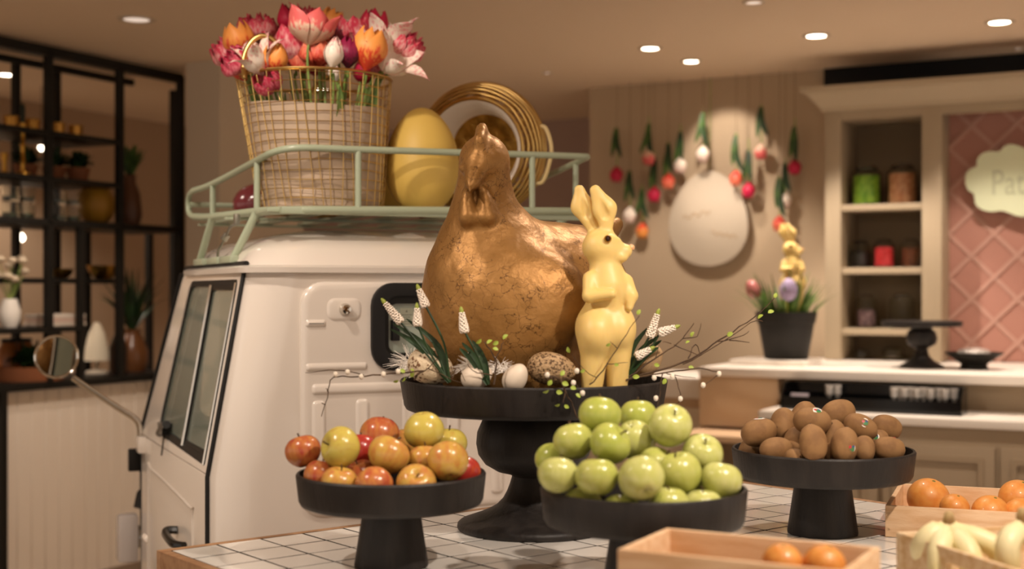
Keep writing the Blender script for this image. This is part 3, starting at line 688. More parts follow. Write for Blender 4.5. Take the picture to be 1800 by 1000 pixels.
twig('low willow twig with white buds hanging over the right rim of the tall stand', 2.3, [[(1100, 668), (1170, 655), (1215, 648), (1245, 650), (1263, 655), (1250, 668), (1236, 678)], [(1170, 655), (1190, 660), (1222, 664)], [(1165, 655), (1160, 690), (1155, 715)], [(1185, 660), (1192, 680), (1196, 700), (1184, 715)]],
     [(1236, 677), (1264, 657), (1153, 700), (1196, 701), (1182, 662), (1150, 664)], [(1112, 662, 0, .014), (1170, 665, 2, .013)])
twig('thin twig standing in front of the legs of the rabbit', 2.27, [[(1036, 676), (1060, 652), (1085, 612), (1108, 578), (1124, 555)], [(1085, 612), (1072, 600)], [(1068, 640), (1104, 637)], [(1050, 664), (1028, 650), (1005, 622)]], [], [(1120, 553, -1, .012), (1073, 603, 2.6, .011), (1002, 620, -2, .013), (1080, 640, .2, .01), (1028, 650, 2.8, .011)], .0013)
twig('leafy sprig with white buds trailing over the rim in front of the brown egg', 2.235, [[(960, 660), (985, 668), (995, 690), (1008, 715), (1016, 735)], [(985, 668), (1005, 668), (1022, 690)], [(994, 690), (990, 708)], [(970, 664), (960, 662), (958, 655)]],
     [(962, 659), (1024, 691), (1008, 673), (1014, 652)], [(965, 685, 2.8, .014), (978, 688, .2, .014), (988, 672, .4, .014), (1003, 680, .3, .013), (984, 710, 2.8, .011), (992, 712, .5, .011), (985, 660, -.8, .013), (970, 668, 2.2, .013), (1012, 692, .7, .012)], .0022)
twig('fine twig with pale leaves before the chest of the hen', 2.29, [[(868, 676), (872, 640), (862, 615), (850, 600)], [(868, 640), (880, 612), (885, 600)], [(865, 660), (838, 655), (822, 640)]], [], [(846, 596, 2.5, .014), (856, 604, -.6, .013), (884, 596, -.7, .014), (876, 600, 2.6, .013), (866, 612, .3, .012)], .002)
twig('short crooked twig in front of the cream speckled egg', 2.28, [[(728, 668), (738, 655), (752, 648), (770, 630)], [(738, 655), (726, 662), (720, 650)], [(752, 648), (790, 665), (812, 672)], [(795, 665), (805, 645), (818, 670)]], [], [(722, 648, 1, .012), (728, 656, 2.5, .012)], .0017)
# ================================================================== fruit stands
RB = tray_on_foot('cake_stand', 'black cake stand with red and yellow apples at the left', 688, 2.16, .155, 1.054, 1.000, [(0, 0), (.0600, 0), (.0605, .003), (.0455, .0995), (0, .0995)])
GB = tray_on_foot('cake_stand', 'black cake stand with green apples in the foreground centre', 1131, 1.976, .1545, 1.057, 1.000, [(0, 0), (.0620, 0), (.0625, .003), (.0475, .0995), (0, .0995)])
KB = tray_on_foot('cake_stand', 'black cake stand with kiwis at the right', 1446, 2.45, .167, 1.0575, 1.003, [(0, 0), (.0640, 0), (.0645, .003), (.0500, .1025), (0, .1025)])
def relax(items, C, R, floor, rim, it=260):
    """items: [px, py, r(m), D] -> centres that neither overlap nor leave the bowl, close to their sight lines"""
    pos = [P(a[0], a[1], a[3]) for a in items]; rad = [a[2] for a in items]; n = len(items)
    for k in range(it):
        for i in range(n):
            for j in range(i):
                d = pos[i]-pos[j]; m = rad[i]+rad[j]-d.length
                if m > 0:
                    u = d.normalized() if d.length > 1e-6 else V((0, 1, 0)); u = V((u.x, u.y*1.6, u.z)).normalized()
                    pos[i] += u*m*.5; pos[j] -= u*m*.5
        for i in range(n):
            if k < it-40:
                tg = P(items[i][0], items[i][1], pos[i].y); pos[i].x += (tg.x-pos[i].x)*.25; pos[i].z += (tg.z-pos[i].z)*.25
                pos[i].y += (items[i][3]-pos[i].y)*.03
            if pos[i].z < floor+rad[i]: pos[i].z = floor+rad[i]
            h = V((pos[i].x-C.x, pos[i].y-C.y)); lim = R-.008
            if pos[i].z < rim+rad[i]*.6:
                dz = max(0, pos[i].z-rim); lim -= math.sqrt(max(0, rad[i]**2-dz*dz))
                if h.length > lim: h = h.normalized()*lim; pos[i].x = C.x+h.x; pos[i].y = C.y+h.y
    return pos
def apple_mesh(seed, tall=.93):
    rn = random.Random(seed); vs = []; fs = []; n, m = 32, 22; lob = rn.uniform(0, 6)
    for i in range(m+1):
        a = PI*i/m
        for k in range(n):
            q = 2*PI*k/n; s = math.sin(a); c = math.cos(a)
            r = s*(1+.07*c)*(1+.018*math.sin(5*q+lob)*(1-c)*.5+.02*math.sin(2*q+lob))
            z = tall*c
            if c > 0: z -= .30*math.exp(-(s/.27)**2)
            else: z += .20*math.exp(-(s/.22)**2)*(1+.2*math.sin(5*q+lob))
            vs.append((r*math.cos(q), r*math.sin(q), z))
    for i in range(m):
        for k in range(n): fs.append((i*n+k, i*n+(k+1) % n, (i+1)*n+(k+1) % n, (i+1)*n+k))
    return mkmesh('body', vs, fs, angle=None)
APM = [apple_mesh(i, .9+.05*(i % 3)) for i in range(4)]
STK = MB().tube(smoothpath([(0, 0, .55), (.02, 0, .8), (.10, .02, 1.02)], 3), [.035, .05], 6).mesh('stem'); STK.materials.append(mat('apple_stem', '4a3620', .8))
CAL = MB().lathe([(0, -.70), (.09, -.74), (.05, -.78), (0, -.75)], 8).mesh('calyx'); CAL.materials.append(mat('apple_calyx', '3a2c18', .9))
def apple_mat(name, a, b, lo, hi, sc=1.6):
    return mat(name, a, .26, col2=b, scale=sc, detail=5, lo=lo, hi=hi, stretch=(1.6, 1.6, .5), coat=.2, bump=.02, bscale=9)
AY = apple_mat('yellow_green_apple', 'bcab50', 'b08c42', .5, .8); AO = apple_mat('orange_blush_apple', 'c09a48', 'b0603a', .40, .78)
AR = apple_mat('red_blush_apple', 'bd7f42', 'a03a2c', .34, .70); ARR = apple_mat('deep_red_apple', '9c2e26', 'c0551f', .5, .8)
AG = [apple_mat('green_apple_%d' % i, a, b, .4, .7) for i, (a, b) in enumerate((('abb056', 'b8b86a'), ('9fa84a', 'aeb25a'), ('b3b664', 'c2c27e')))]
def put_fruit(items, C, R, floor, rim, meshes, group, cat, name, scalefix=1.0):
    pos = relax(items, C, R, floor, rim)
    for i, (it, p) in enumerate(zip(items, pos)):
        ax = V(it[5]).normalized(); t = thing(name, it[6], cat, p, 0, group, ax.to_track_quat('Z', 'Y') @ Quaternion((0, 0, 1), i*1.3)); t.scale = (it[2]*scalefix,)*3
        me = meshes[i % len(meshes)]; key = (me.name, it[4].name)
        if key not in MC:
            MC[key] = me.copy(); MC[key].materials.clear(); MC[key].materials.append(it[4])
        ob('body', MC[key], None, t); ob('stem', STK, None, t); ob('calyx', CAL, None, t)
MC = {}
K = 2.13/F
A_ = lambda px, py, r, D, m, ax, lab: [px, py, r*D/F*.97, D, m, ax, lab]
GA = lambda px, py, r, *k: A_(px, py, r*1.04, *k)
red = [A_(533, 793, 33, 2.15, AR, (-.3, .2, 1), 'red and yellow apple leaning out over the far left of its stand'),
 A_(599, 786, 37, 2.10, AY, (-.8, -.55, .25), 'yellow-green apple turned with its stem hollow to the left'),
 A_(668, 769, 36, 2.22, AR, (.1, .4, 1), 'red striped apple at the back of the pile near its middle'),
 A_(681, 801, 38, 2.12, AO, (.5, .3, .9), 'orange-yellow apple in the middle of the red apple stand'),
 A_(745, 757, 38, 2.16, AY, (.15, .1, -1), 'green-yellow apple crowning the red apple pile'),
 A_(787, 811, 38, 2.08, AO, (-.2, .6, .8), 'yellow apple with orange blush at the right front of the pile'),
 A_(558, 838, 32, 2.09, AR, (.2, .2, 1), 'small red apple low at the left rim of the red apple stand'),
 A_(594, 849, 34, 2.05, AO, (.2, -.1, 1), 'orange apple with upright stem low at the left front rim'),
 A_(658, 850, 35, 2.05, AR, (.1, -.4, -.9), 'red-orange apple low at the front centre of the rim'),
 A_(733, 850, 36, 2.05, AO, (.1, -.75, .65), 'yellow-red apple with its hollow to the front, low at the rim'),
 A_(826, 830, 32, 2.14, ARR, (.3, .3, .9), 'deep red apple at the right rim of its stand'),
 A_(790, 780, 33, 2.25, AY, (0, 0, 1), 'yellow apple behind the right side of the red apple pile'),
 A_(636, 832, 30, 2.13, AR, (-.3, -.2, 1), 'shaded red apple wedged between the front apples'),
 A_(635, 792, 33, 2.21, ARR, (0, .3, 1), 'dark red apple behind the yellow-green one'),
 A_(712, 782, 33, 2.24, AO, (0, 0, 1), 'orange apple behind the crowning green-yellow apple'),
 A_(748, 808, 32, 2.15, AO, (0, .2, 1), 'shaded orange apple deep between the right front apples')]
put_fruit(red, RB[1], .155, 1.0075, 1.054, APM, 'red and yellow apples on the left stand', 'apple', 'apple')
grn = [GA(1056, 732, 38, 2.02, AG[1], (.1, .3, 1), 'green apple at the very top of the green pile'),
 GA(1122, 734, 34, 2.08, AG[1], (0, .2, 1), 'green apple behind the top of the green pile'),
 GA(1178, 757, 38, 1.99, AG[2], (.25, -.62, .8), 'green apple at upper right with its hollow turned up front'),
 GA(1008, 776, 36, 1.98, AG[0], (-.2, .3, 1), 'green apple at upper left of the green pile'),
 GA(1072, 780, 38, 1.94, AG[1], (.75, -.3, .75), 'green apple in the second row with its hollow to the right'),
 GA(1118, 770, 36, 2.0, AG[2], (.3, .4, -.8), 'pale green apple touching the second row apple with the hollow'),
 GA(1232, 800, 35, 1.98, AG[2], (.1, -.65, .75), 'pale green apple at right with its hollow up front'),
 GA(983, 837, 35, 1.90, AG[2], (.1, .4, 1), 'green apple at the far left of the front row'),
 GA(1051, 843, 38, 1.87, AG[0], (0, .2, 1), 'yellowish green apple second from the left in the front row'),
 GA(1128, 843, 40, 1.85, AG[2], (-.15, .85, .55), 'green apple showing its brown calyx in the front middle'),
 GA(1198, 837, 39, 1.89, AG[0], (-.3, -.15, 1), 'green apple right of the calyx apple in the front row'),
 GA(1275, 844, 38, 1.92, AG[2], (.2, .2, 1), 'green apple at the far right rim of its stand'),
 GA(974, 808, 34, 2.02, AG[1], (0, .3, 1), 'green apple peeking out behind the far left one'),
 GA(1158, 818, 36, 1.98, AG[0], (.5, -.2, .9), 'green apple set back between the front middle apples'),
 GA(1178, 890, 36, 1.845, AG[0], (0, 0, 1), 'green apple sunk low behind the front rim right of centre'),
 GA(1240, 886, 36, 1.87, AG[2], (0, 0, 1), 'green apple sunk low behind the right front rim'),
 GA(1088, 893, 34, 1.85, AG[1], (0, 0, 1), 'green apple almost hidden low behind the front rim at centre'),
 GA(1018, 885, 34, 1.88, AG[0], (0, 0, 1), 'green apple almost hidden low behind the left front rim'),
 GA(1222, 840, 34, 1.99, AG[1], (0, 0, 1), 'shaded green apple deep behind the far right one')]
put_fruit(grn, GB[1], .1545, 1.0075, 1.057, APM, 'green apples on the middle stand', 'apple', 'apple')
# kiwis
def kiwi_mesh(seed):
    rn = random.Random(seed); vs = []; fs = []; n, m = 26, 18
    for i in range(m+1):
        a = PI*i/m; s, c = math.sin(a), math.cos(a)
        for k in range(n):
            q = 2*PI*k/n; r = s**.78*(1+.03*math.sin(3*q+seed)); z = 1.22*c+(.10*math.exp(-(s/.16)**2) if c > 0 else -.05*math.exp(-(s/.2)**2))
            vs.append((r*math.cos(q)*.97, r*math.sin(q), z))
    for i in range(m):
        for k in range(n): fs.append((i*n+k, i*n+(k+1) % n, (i+1)*n+(k+1) % n, (i+1)*n+k))
    return mkmesh('body', vs, fs, angle=None)
KWM = [kiwi_mesh(i) for i in range(3)]
KWMAT = mat('kiwi_fuzz', '8c6840', .75, col2='7d5a36', scale=1.2, detail=5, bump=.12, bscale=30)
for k in KWM: k.materials.append(KWMAT)
KTIP = MB().lathe([(0, 1.36), (.05, 1.35), (.12, 1.27), (.1, 1.2), (0, 1.2)], 8).mesh('tip'); KTIP.materials.append(mat('kiwi_tip', '3c2714', .9))
STW = mat('sticker_white', 'e9e4da', .4); STG = mat('sticker_green', '3f7a4a', .4); STR = mat('sticker_red', 'b0303a', .4); STB = mat('sticker_blue', '3a4a8a', .4)
def patch(name, m, d, rr, lift, parent, up=(0, 0, 1), asp=1.0):
    """little oval lying on the fruit's surface, in fruit-local units"""
    d = V(d).normalized(); a = d.cross(V(up)).normalized(); b = a.cross(d)
    def proj(q):
        q = q.normalized(); k = 1/math.sqrt((q.x/.97)**2+q.y**2+(q.z/1.22)**2); return q*(k+lift)
    vs = [proj(d)]; n = 18; fs = []
    for ring in (1, 2):
        for k in range(n):
            t = 2*PI*k/n; vs.append(proj(d+(a*math.cos(t)*asp+b*math.sin(t))*rr*ring/2))
    for k in range(n):
        j = (k+1) % n; fs += [(0, 1+k, 1+j), (1+k, 1+n+k, 1+n+j, 1+j)]
    return ob(name, mkmesh(name, vs, fs, angle=None), m, parent)
kw = [(1336, 765, 26, 2.40, (1, .2, .25), (0, 0, 1), 'kiwi with a white sticker lying on top at the far left'),
 (1305, 791, 24, 2.42, (.3, .8, .4), None, 'small kiwi at the extreme left rim of its stand'),
 (1378, 747, 25, 2.46, (.2, .5, 1), None, 'kiwi standing on end behind the left side of the pile'),
 (1365, 789, 24, 2.36, (1, .3, .1), None, 'shaded kiwi low at left, below the stickered one'),
 (1390, 803, 20, 2.32, (.2, -1, .3), None, 'small kiwi with its end forward low at the front rim'),
 (1410, 735, 25, 2.47, (.5, .4, .9), None, 'kiwi at the back of the pile, left of the top one'),
 (1429, 741, 26, 2.38, (1, -.1, -.1), (.25, -.55, .8), 'kiwi with a sticker, upper middle of the pile'),
 (1427, 781, 26, 2.33, (-.1, .2, 1), None, 'pale plump kiwi standing in the front middle'),
 (1474, 726, 25, 2.44, (1, .25, .18), None, 'long kiwi lying across the top of the pile'),
 (1512, 750, 24, 2.42, (1, -.1, -.5), (.15, -1, .5), 'slanting kiwi with a sticker at upper right'),
 (1558, 751, 23, 2.47, (.8, .3, -.3), None, 'kiwi at the upper far right of the pile'),
 (1463, 765, 23, 2.38, (.3, .3, 1), None, 'kiwi set back between the two standing front ones'),
 (1484, 784, 26, 2.33, (.2, .2, 1), (.3, -1, -.05), 'standing kiwi with a bright sticker at the front right'),
 (1519, 790, 21, 2.36, (.2, .8, .9), None, 'small round kiwi between the stickered and the right kiwis'),
 (1562, 789, 23, 2.38, (1, .1, -.1), (.55, -.1, .8), 'long kiwi lying at the right rim'),
 (1545, 775, 19, 2.45, (.4, .8, .5), (-.5, -.8, .5), 'small kiwi tucked behind the right rim'),
 (1398, 775, 22, 2.41, (.3, .6, .6), None, 'dark kiwi deep behind the front middle one'),
 (1450, 798, 21, 2.35, (.8, .5, .2), None, 'kiwi mostly hidden low between the front pair')]
items = [[a, b, r*D/F*1.06, D, None, ax, lab, stk] for a, b, r, D, ax, stk, lab in kw]
pos = relax(items, KB[1], .167, 1.0105, 1.0575)
for i, (it, p) in enumerate(zip(items, pos)):
    qd = V(it[5]).normalized().to_track_quat('Z', 'Y'); t = thing('kiwi', it[6], 'kiwi', p, 0, 'kiwis on the right stand', qd); t.scale = (it[2]*.89, it[2]*.89, it[2]*.95)
    ob('body', KWM[i % 3], None, t); ob('tip', KTIP, None, t)
    if it[7]:
        d = qd.inverted() @ V(it[7])
        s = patch('sticker', STW, d, .40, .015, t, qd.inverted() @ V((.3, 0, 1)), .8)
        patch('sticker_print', STG, d+(qd.inverted() @ V((.03, 0, -.03))), .2, .03, s); patch('sticker_print', STR, d+(qd.inverted() @ V((-.14, 0, .1))), .11, .035, s); patch('sticker_print', STB, d+(qd.inverted() @ V((.14, 0, .12))), .08, .035, s)
# ================================================================== crates with citrus and bananas
ORG = mat('orange_peel', 'e09a4c', .42, col2='d98a3e', scale=2, bump=.12, bscale=30, coat=.2)
ORM = MB().lathe([(math.sin(a), -.95*math.cos(a)+(.05*math.exp(-(math.sin(a)/.15)**2) if a < 1 else -.05*math.exp(-(math.sin(a)/.15)**2) if a > 2 else 0)) for a in [PI*k/20 for k in range(21)]], 32).mesh('body', angle=None); ORM.materials.append(ORG)
OCX = MB().lathe([(0, .93), (.06, .94), (.09, .91), (.05, .88)], 8).mesh('stem_button'); OCX.materials.append(mat('orange_button', '6a6a30', .8))
def orange(px, py, r, D, label, group, name='orange', z=None, ax=(.2, -.3, 1)):
    p = P(px, py, D)
    if z is not None: p.z = z
    t = thing(name, label, 'orange', p, 0, group, V(ax).normalized().to_track_quat('Z', 'Y')); t.scale = (r*D/F,)*3
    ob('body', ORM, None, t); ob('stem_button', OCX, None, t)
def crate(label, p0, ang, L, W, z0, z1, th=.009, hole=True, m=CRATE, liner=False):
    """p0: front-left corner; local x along the front, y away"""
    t = thing('wooden_crate', label, 'crate', (p0[0], p0[1], z0), ang); h = z1-z0
    MB().bb((0, 0, 0), (L, th, h)).build('long_side', m, t, bevel=.0015); MB().bb((0, W-th, 0), (L, W, h)).build('long_side', m, t, bevel=.0015)
    for x in (0, L-th):
        e = MB().bb((x, th, 0), (x+th, W-th, h)).mesh('end', bevel=.0015)
        if hole: e = boolean(e, [MB().prism(rrect(W*.5-.028, W*.5+.028, h*.62, h*.62+.018, .008), lambda u, v, d: (d, u, v), x-.02, x+.03).mesh('c')])
        ob('end_board', e, m, t)
    MB().bb((th, th, .002), (L-th, W-th, .008)).build('bottom_board', m, t)
    q = MB()
    for x in (.006, L-.006):
        for z in (.25, .75): q.lathe([(0, -.0008), (.0018, -.0006), (.0018, .001)], 8, (x, 0, h*z), Matrix.Rotation(PI/2, 3, 'X'))
    o = q.build('nails', STEEL, t); o['kind'] = 'stuff'
    return t
NLp = P(1085, 965, 1.635); A1 = math.atan2(-.135, .243)
crate('open wooden crate with hand hole in the foreground, holding two oranges', (NLp.x, NLp.y), A1+.02, .285, .168, .9008, 1.03)
orange(1375, 990, 36, 1.63, 'orange at left in the foreground crate', 'oranges in the foreground crate', ax=(0, -.3, 1)); orange(1449, 994, 38, 1.62, 'orange at right in the foreground crate', 'oranges in the foreground crate')
pB = P(1556, 944, 2.411)
crate('long low wooden crate of oranges behind at the right edge', (pB.x, pB.y), math.radians(-21), .36, .30, .9008, .958, hole=False)
for px, py, r, D, lab in ((1632, 876, 37, 2.50, 'large orange in the left corner of the back crate'), (1678, 893, 26, 2.42, 'small orange beside the large one in the back crate'), (1741, 902, 33, 2.41, 'orange low at the middle of the back crate'), (1790, 876, 34, 2.52, 'orange lying high at the right of the back crate'), (1795, 904, 30, 2.40, 'orange low at the right edge of the back crate')):
    orange(px, py, r, D, lab, 'oranges in the back crate')
pC = P(1575, 935, 1.915); angC = math.atan2(.06, .209)
Lc, Wc = .30, .30; dC = V((math.cos(angC), math.sin(angC))); nC = V((-dC.y, dC.x))
f0 = V((pC.x, pC.y))-nC*Wc
PALE = mat('pale_crate_wood', 'e0c7a2', .65, col2='cda877', scale=5, stretch=(2, 14, 14), bump=.12, bscale=40)
cr = crate('pale wooden crate of bananas at the lower right corner', (f0.x, f0.y), angC, Lc, Wc, .9008, 1.0, m=PALE)
BAN = mat('banana_peel', 'dccb86', .45, col2='e6dcae', scale=3, stretch=(1, 1, 3), bump=.03)
def banana(t, pts, r=.0165):
    pts = smoothpath(pts, 7); n = len(pts); prof = []
    for i in range(n):
        f = i/(n-1); prof.append(r*(.34 if f < .16 else .34+.66*min(1, (f-.16)/.26)**.8)*(1 if f < .82 else 1-.75*((f-.82)/.18)**1.4))
    MB().tube(pts, prof, 10).build('banana', BAN, t, angle=.9)
def bunch(label, px, py, D, tips, tipm='a58a52'):
    b = P(px, py, D); t = thing('banana_bunch', label, 'bananas', b, 0, 'banana bunches in the pale crate')
    for tx, ty, tD, bx in tips:
        e = P(tx, ty, tD)-b; e.z = max(e.z, .93-b.z); mid = e*.5+V((bx, -.012, .004)); banana(t, [V((0, 0, 0)), e*.16+V((bx*.3, 0, -.004)), mid, e])
    MB().lathe([(0, -.010), (.007, -.010), (.0085, .0), (.0065, .009), (.004, .012), (0, .012)], 10).build('crown', mat('banana_crown', 'b8a070', .7, col2='8a6a40', scale=20), t)
bunch('bunch of pale bananas with its crown up at the left of the pale crate', 1668, 914, 1.86, [(1612, 985, 1.88, -.012), (1655, 1035, 1.82, -.012), (1712, 1045, 1.80, .008), (1775, 1020, 1.84, .02)])
bunch('bunch of bananas at the right edge of the picture', 1797, 908, 1.80, [(1775, 1020, 1.78, -.016), (1830, 1010, 1.79, .01), (1860, 1000, 1.82, .02)])
# ================================================================== on the rack: wire basket with tulips
BC = V((P(566, 300, 3.44).x, 3.44, 1.553)); BH = .345; BT = V((-.020, 0, 0)); r0, r1 = .160, .2
bk = thing('wire_basket', 'tall golden wire basket with paper liner holding the tulips', 'basket', BC)
def bpt(f, a, rr=1.0): return V((0, 0, BH*f))+BT*f+V((math.cos(a), math.sin(a), 0))*((r0+(r1-r0)*f)*rr)
NW, NR = 40, 15; WR = .0012
q = MB()
for k in range(NW):
    a = 2*PI*k/NW; q.tube([bpt(f, a+.03*math.sin(k*1.7+f*4)) for f in (.0, .25, .5, .75, 1)], WR, 5)
for i in range(NR):
    f = .01+.97*i/(NR-1); q.tube([bpt(f+.006*math.sin(3*2*PI*k/NW+i), 2*PI*k/NW) for k in range(NW)], WR, 5, closed=True)
w_ = q.build('wire_mesh', GOLD, bk); w_['kind'] = 'stuff'
MB().tube([bpt(1.0, 2*PI*k/60) for k in range(60)], .0036, 8, closed=True).build('rim_wire', GOLD, bk)
MB().tube([bpt(.0, 2*PI*k/60) for k in range(60)], .003, 8, closed=True).build('base_wire', GOLD, bk)
vs = []; fs = []; n, m = 96, 26; rn = random.Random(3)
for i in range(m+1):
    f = .008+.765*i/m
    for k in range(n):
        a = 2*PI*k/n; wr = max(0, 1-f/.38); s = .966-wr*(.055*abs(math.sin(2.3*a+f*22))+.05*abs(math.sin(5*a+1.3+f*14))*math.sin(f*30)**2)-.008*math.sin(6*a)*f
        vs.append(bpt(f+(.02*math.sin(a*2+.6) if i == m else 0), a, s))
for i in range(m):
    for k in range(n): fs.append((i*n+k, i*n+(k+1) % n, (i+1)*n+(k+1) % n, (i+1)*n+k))
fs.append(list(range(n)))
o = ob('paper_liner', mkmesh('paper_liner', vs, fs, angle=.5), mat('kraft_liner', 'b8a28a', .6, bump=.1, bscale=14), bk)
for sgn, pts in ((1, [(430, 138), (428, 105), (440, 76), (460, 63), (482, 72), (494, 95), (502, 122)]), (-1, None)):
    if pts: hp = [P(x, y, 3.30+.0008*(i-3)*8)-BC for i, (x, y) in enumerate(pts)]
    else: hp = [V((-.06+.11*k/6, .195-.012*abs(k-3), BH-.02+.06*math.sin(PI*k/6))) for k in range(7)]
    sp = smoothpath(hp, 14); MB().tube(sp, [.0062+.0018*(i % 2) for i in range(len(sp))], 10).build('handle', GOLD, bk, angle=None)
# --- tulips
def petal(name, L, R, end, half, frill=0, droop=0, n=10, m=7):
    vs = []; fs = []
    for i in range(n+1):
        u = i/n
        rho = R*(math.sin(min(1, u*1.9)*PI/2) if u < .53 else 1+(end-1)*((u-.53)/.47)**1.5)+.0015
        z = L*u-droop*max(0, u-.6)**2*L*3
        al = half*(max(.0, math.sin(PI*min(1, .10+u*.9)))**.55)*(1 if u < .6 else max(.05, 1-((u-.6)/.42)**2.2) if droop else max(.10, 1-((u-.6)/.41)**2.6)**.62)
        for j in range(m+1):
            v = -1+2*j/m; a = v*al; rr = rho*(1-.10*v*v)+frill*R*math.sin(9*v+u*7)*u*u
            vs.append((rr*math.sin(a), -rr*math.cos(a), z+frill*L*.4*math.sin(7*v)*u**3))
    for i in range(n):
        for j in range(m):
            k = i*(m+1)+j; fs.append((k, k+1, k+m+2, k+m+1))
    return mkmesh(name, vs, fs, angle=None, recalc=False)
PET = {'cup': [petal('petal', 1, .40, .62, .95), petal('petal', 1.03, .36, .5, .9)],
       'bud': [petal('petal', 1, .29, .25, 1.0), petal('petal', 1.02, .26, .15, .95)],
       'open': [petal('petal', .95, .46, 1.2, .75, .03), petal('petal', 1.0, .42, .9, .8, .03)],
       'lily': [petal('petal', 1.1, .42, 2.2, .62, .02, .35), petal('petal', 1.15, .38, 1.7, .62, .02, .2)],
       'double': [petal('petal', .84, .56, .80, .62, .06), petal('petal', .93, .46, .72, .6, .09), petal('petal', .98, .30, .8, .7, .12)]}
def pm(name, a, b, lo, hi, grad=.9, sc=5): return mat(name, a, .5, col2=b, scale=sc, detail=4, lo=lo, hi=hi, stretch=(3, 3, .8), grad=grad, sss=.0)
TM = {'pink': pm('petal_pink', 'f2c0ba', 'd63a56', .52, .88, .42, 6), 'pinkd': pm('petal_deep_pink', 'ea909a', 'c22a4c', .5, .9, .4, 6), 'white': pm('petal_white_pink', 'f6e8d8', 'e89a9a', .78, 1.25, .4, 6),
      'orange': pm('petal_orange', 'd8442a', 'ee9a4a', .75, 1.35), 'coral': pm('petal_coral', 'd8382e', 'f08a6a', .6, 1.15, .5, 6), 'red': pm('petal_crimson', 'a81030', 'c8204a', .5, 1.2),
      'purple': pm('petal_purple', '3c0a20', '8a1440', .6, 1.2), 'maroon': pm('petal_maroon', '4a0a18', '6e1226', .6, 1.2), 'pale': pm('petal_pale_pink', 'eccab0', 'e86a68', .8, 1.3)}
PMC = {}
def pmesh(kind, i, colr):
    k = (kind, i, colr)
    if k not in PMC:
        me = PET[kind][i].copy(); me.materials.append(TM[colr]); PMC[k] = me
    return PMC[k]
LAYER = {'cup': [(0, 3, 1, 0), (1, 3, .98, .5)], 'bud': [(0, 3, 1, 0), (1, 3, .97, .5)], 'open': [(0, 3, 1, 0), (1, 3, 1, .5)], 'lily': [(0, 3, 1, 0), (1, 3, 1, .5)],
         'double': [(0, 6, 1, 0), (1, 6, .97, .4), (2, 5, .98, .1)]}
def tulip(px, py, size, D, colr, kind, ax, label, group='tulips in the golden wire basket', wide=1.0, seed=0):
    rn = random.Random(int(px*7+py)); c = P(px, py, D); ax = V(ax).normalized(); L = size*D/F*1.3; wide *= 1.16
    base = c-ax*L*.5; qt = ax.to_track_quat('Z', 'Y'); t = thing('tulip', label, 'tulip', base, 0, group, qt)
    rot0 = rn.uniform(0, 6)
    for i, cnt, s, off in LAYER[kind]:
        for k in range(cnt):
            e = Euler((rn.uniform(-.08, .08), rn.uniform(-.08, .08), rot0+2*PI*(k+off)/cnt+rn.uniform(-.12, .12)))
            ob('petal', pmesh(kind, i, colr), None, t, (0, 0, 0), e, (L*s*wide, L*s*wide, L*s*rn.uniform(.94, 1.05)))
    # stem runs down inside the basket
    off = V((base.x-BC.x-BT.x, base.y-BC.y, 0)); lim = min(off.length, .165); o2 = off.normalized()*lim if off.length > 0 else off
    p1 = V((BC.x+BT.x+o2.x, BC.y+o2.y, 1.885)) if base.z > 1.90 else base.lerp(V((BC.x+o2.x, BC.y+o2.y, 1.8)), .3)
    p2 = V((BC.x+o2.x*.45, BC.y+o2.y*.45, 1.64)); inv = qt.to_matrix().transposed()
    pts = smoothpath([inv @ (p-base) for p in (base+ax*.004, base-ax*.018, p1, p2)], 6)
    MB().tube(pts, .0034, 7).build('stem', STEM, t)
    if rn.random() < .55:
        a = rn.uniform(0, 6); q1 = p1+V((math.cos(a)*.03, math.sin(a)*.03, rn.uniform(-.07, -.01)))
        lp = smoothpath([inv @ (p-base) for p in (p2, p2.lerp(q1, .5)+V((math.cos(a)*.02, math.sin(a)*.02, .01)), q1)], 5); nn = len(lp)
        MB().ribbon(lp, [.013*math.sin(PI*(.15+.85*i/(nn-1)))**.8+.0005 for i in range(nn)], inv @ V((math.cos(a), math.sin(a), .3)), .3).build('leaf', mat('tulip_leaf', '7f9a52', .5, col2='557a38', scale=8), t)
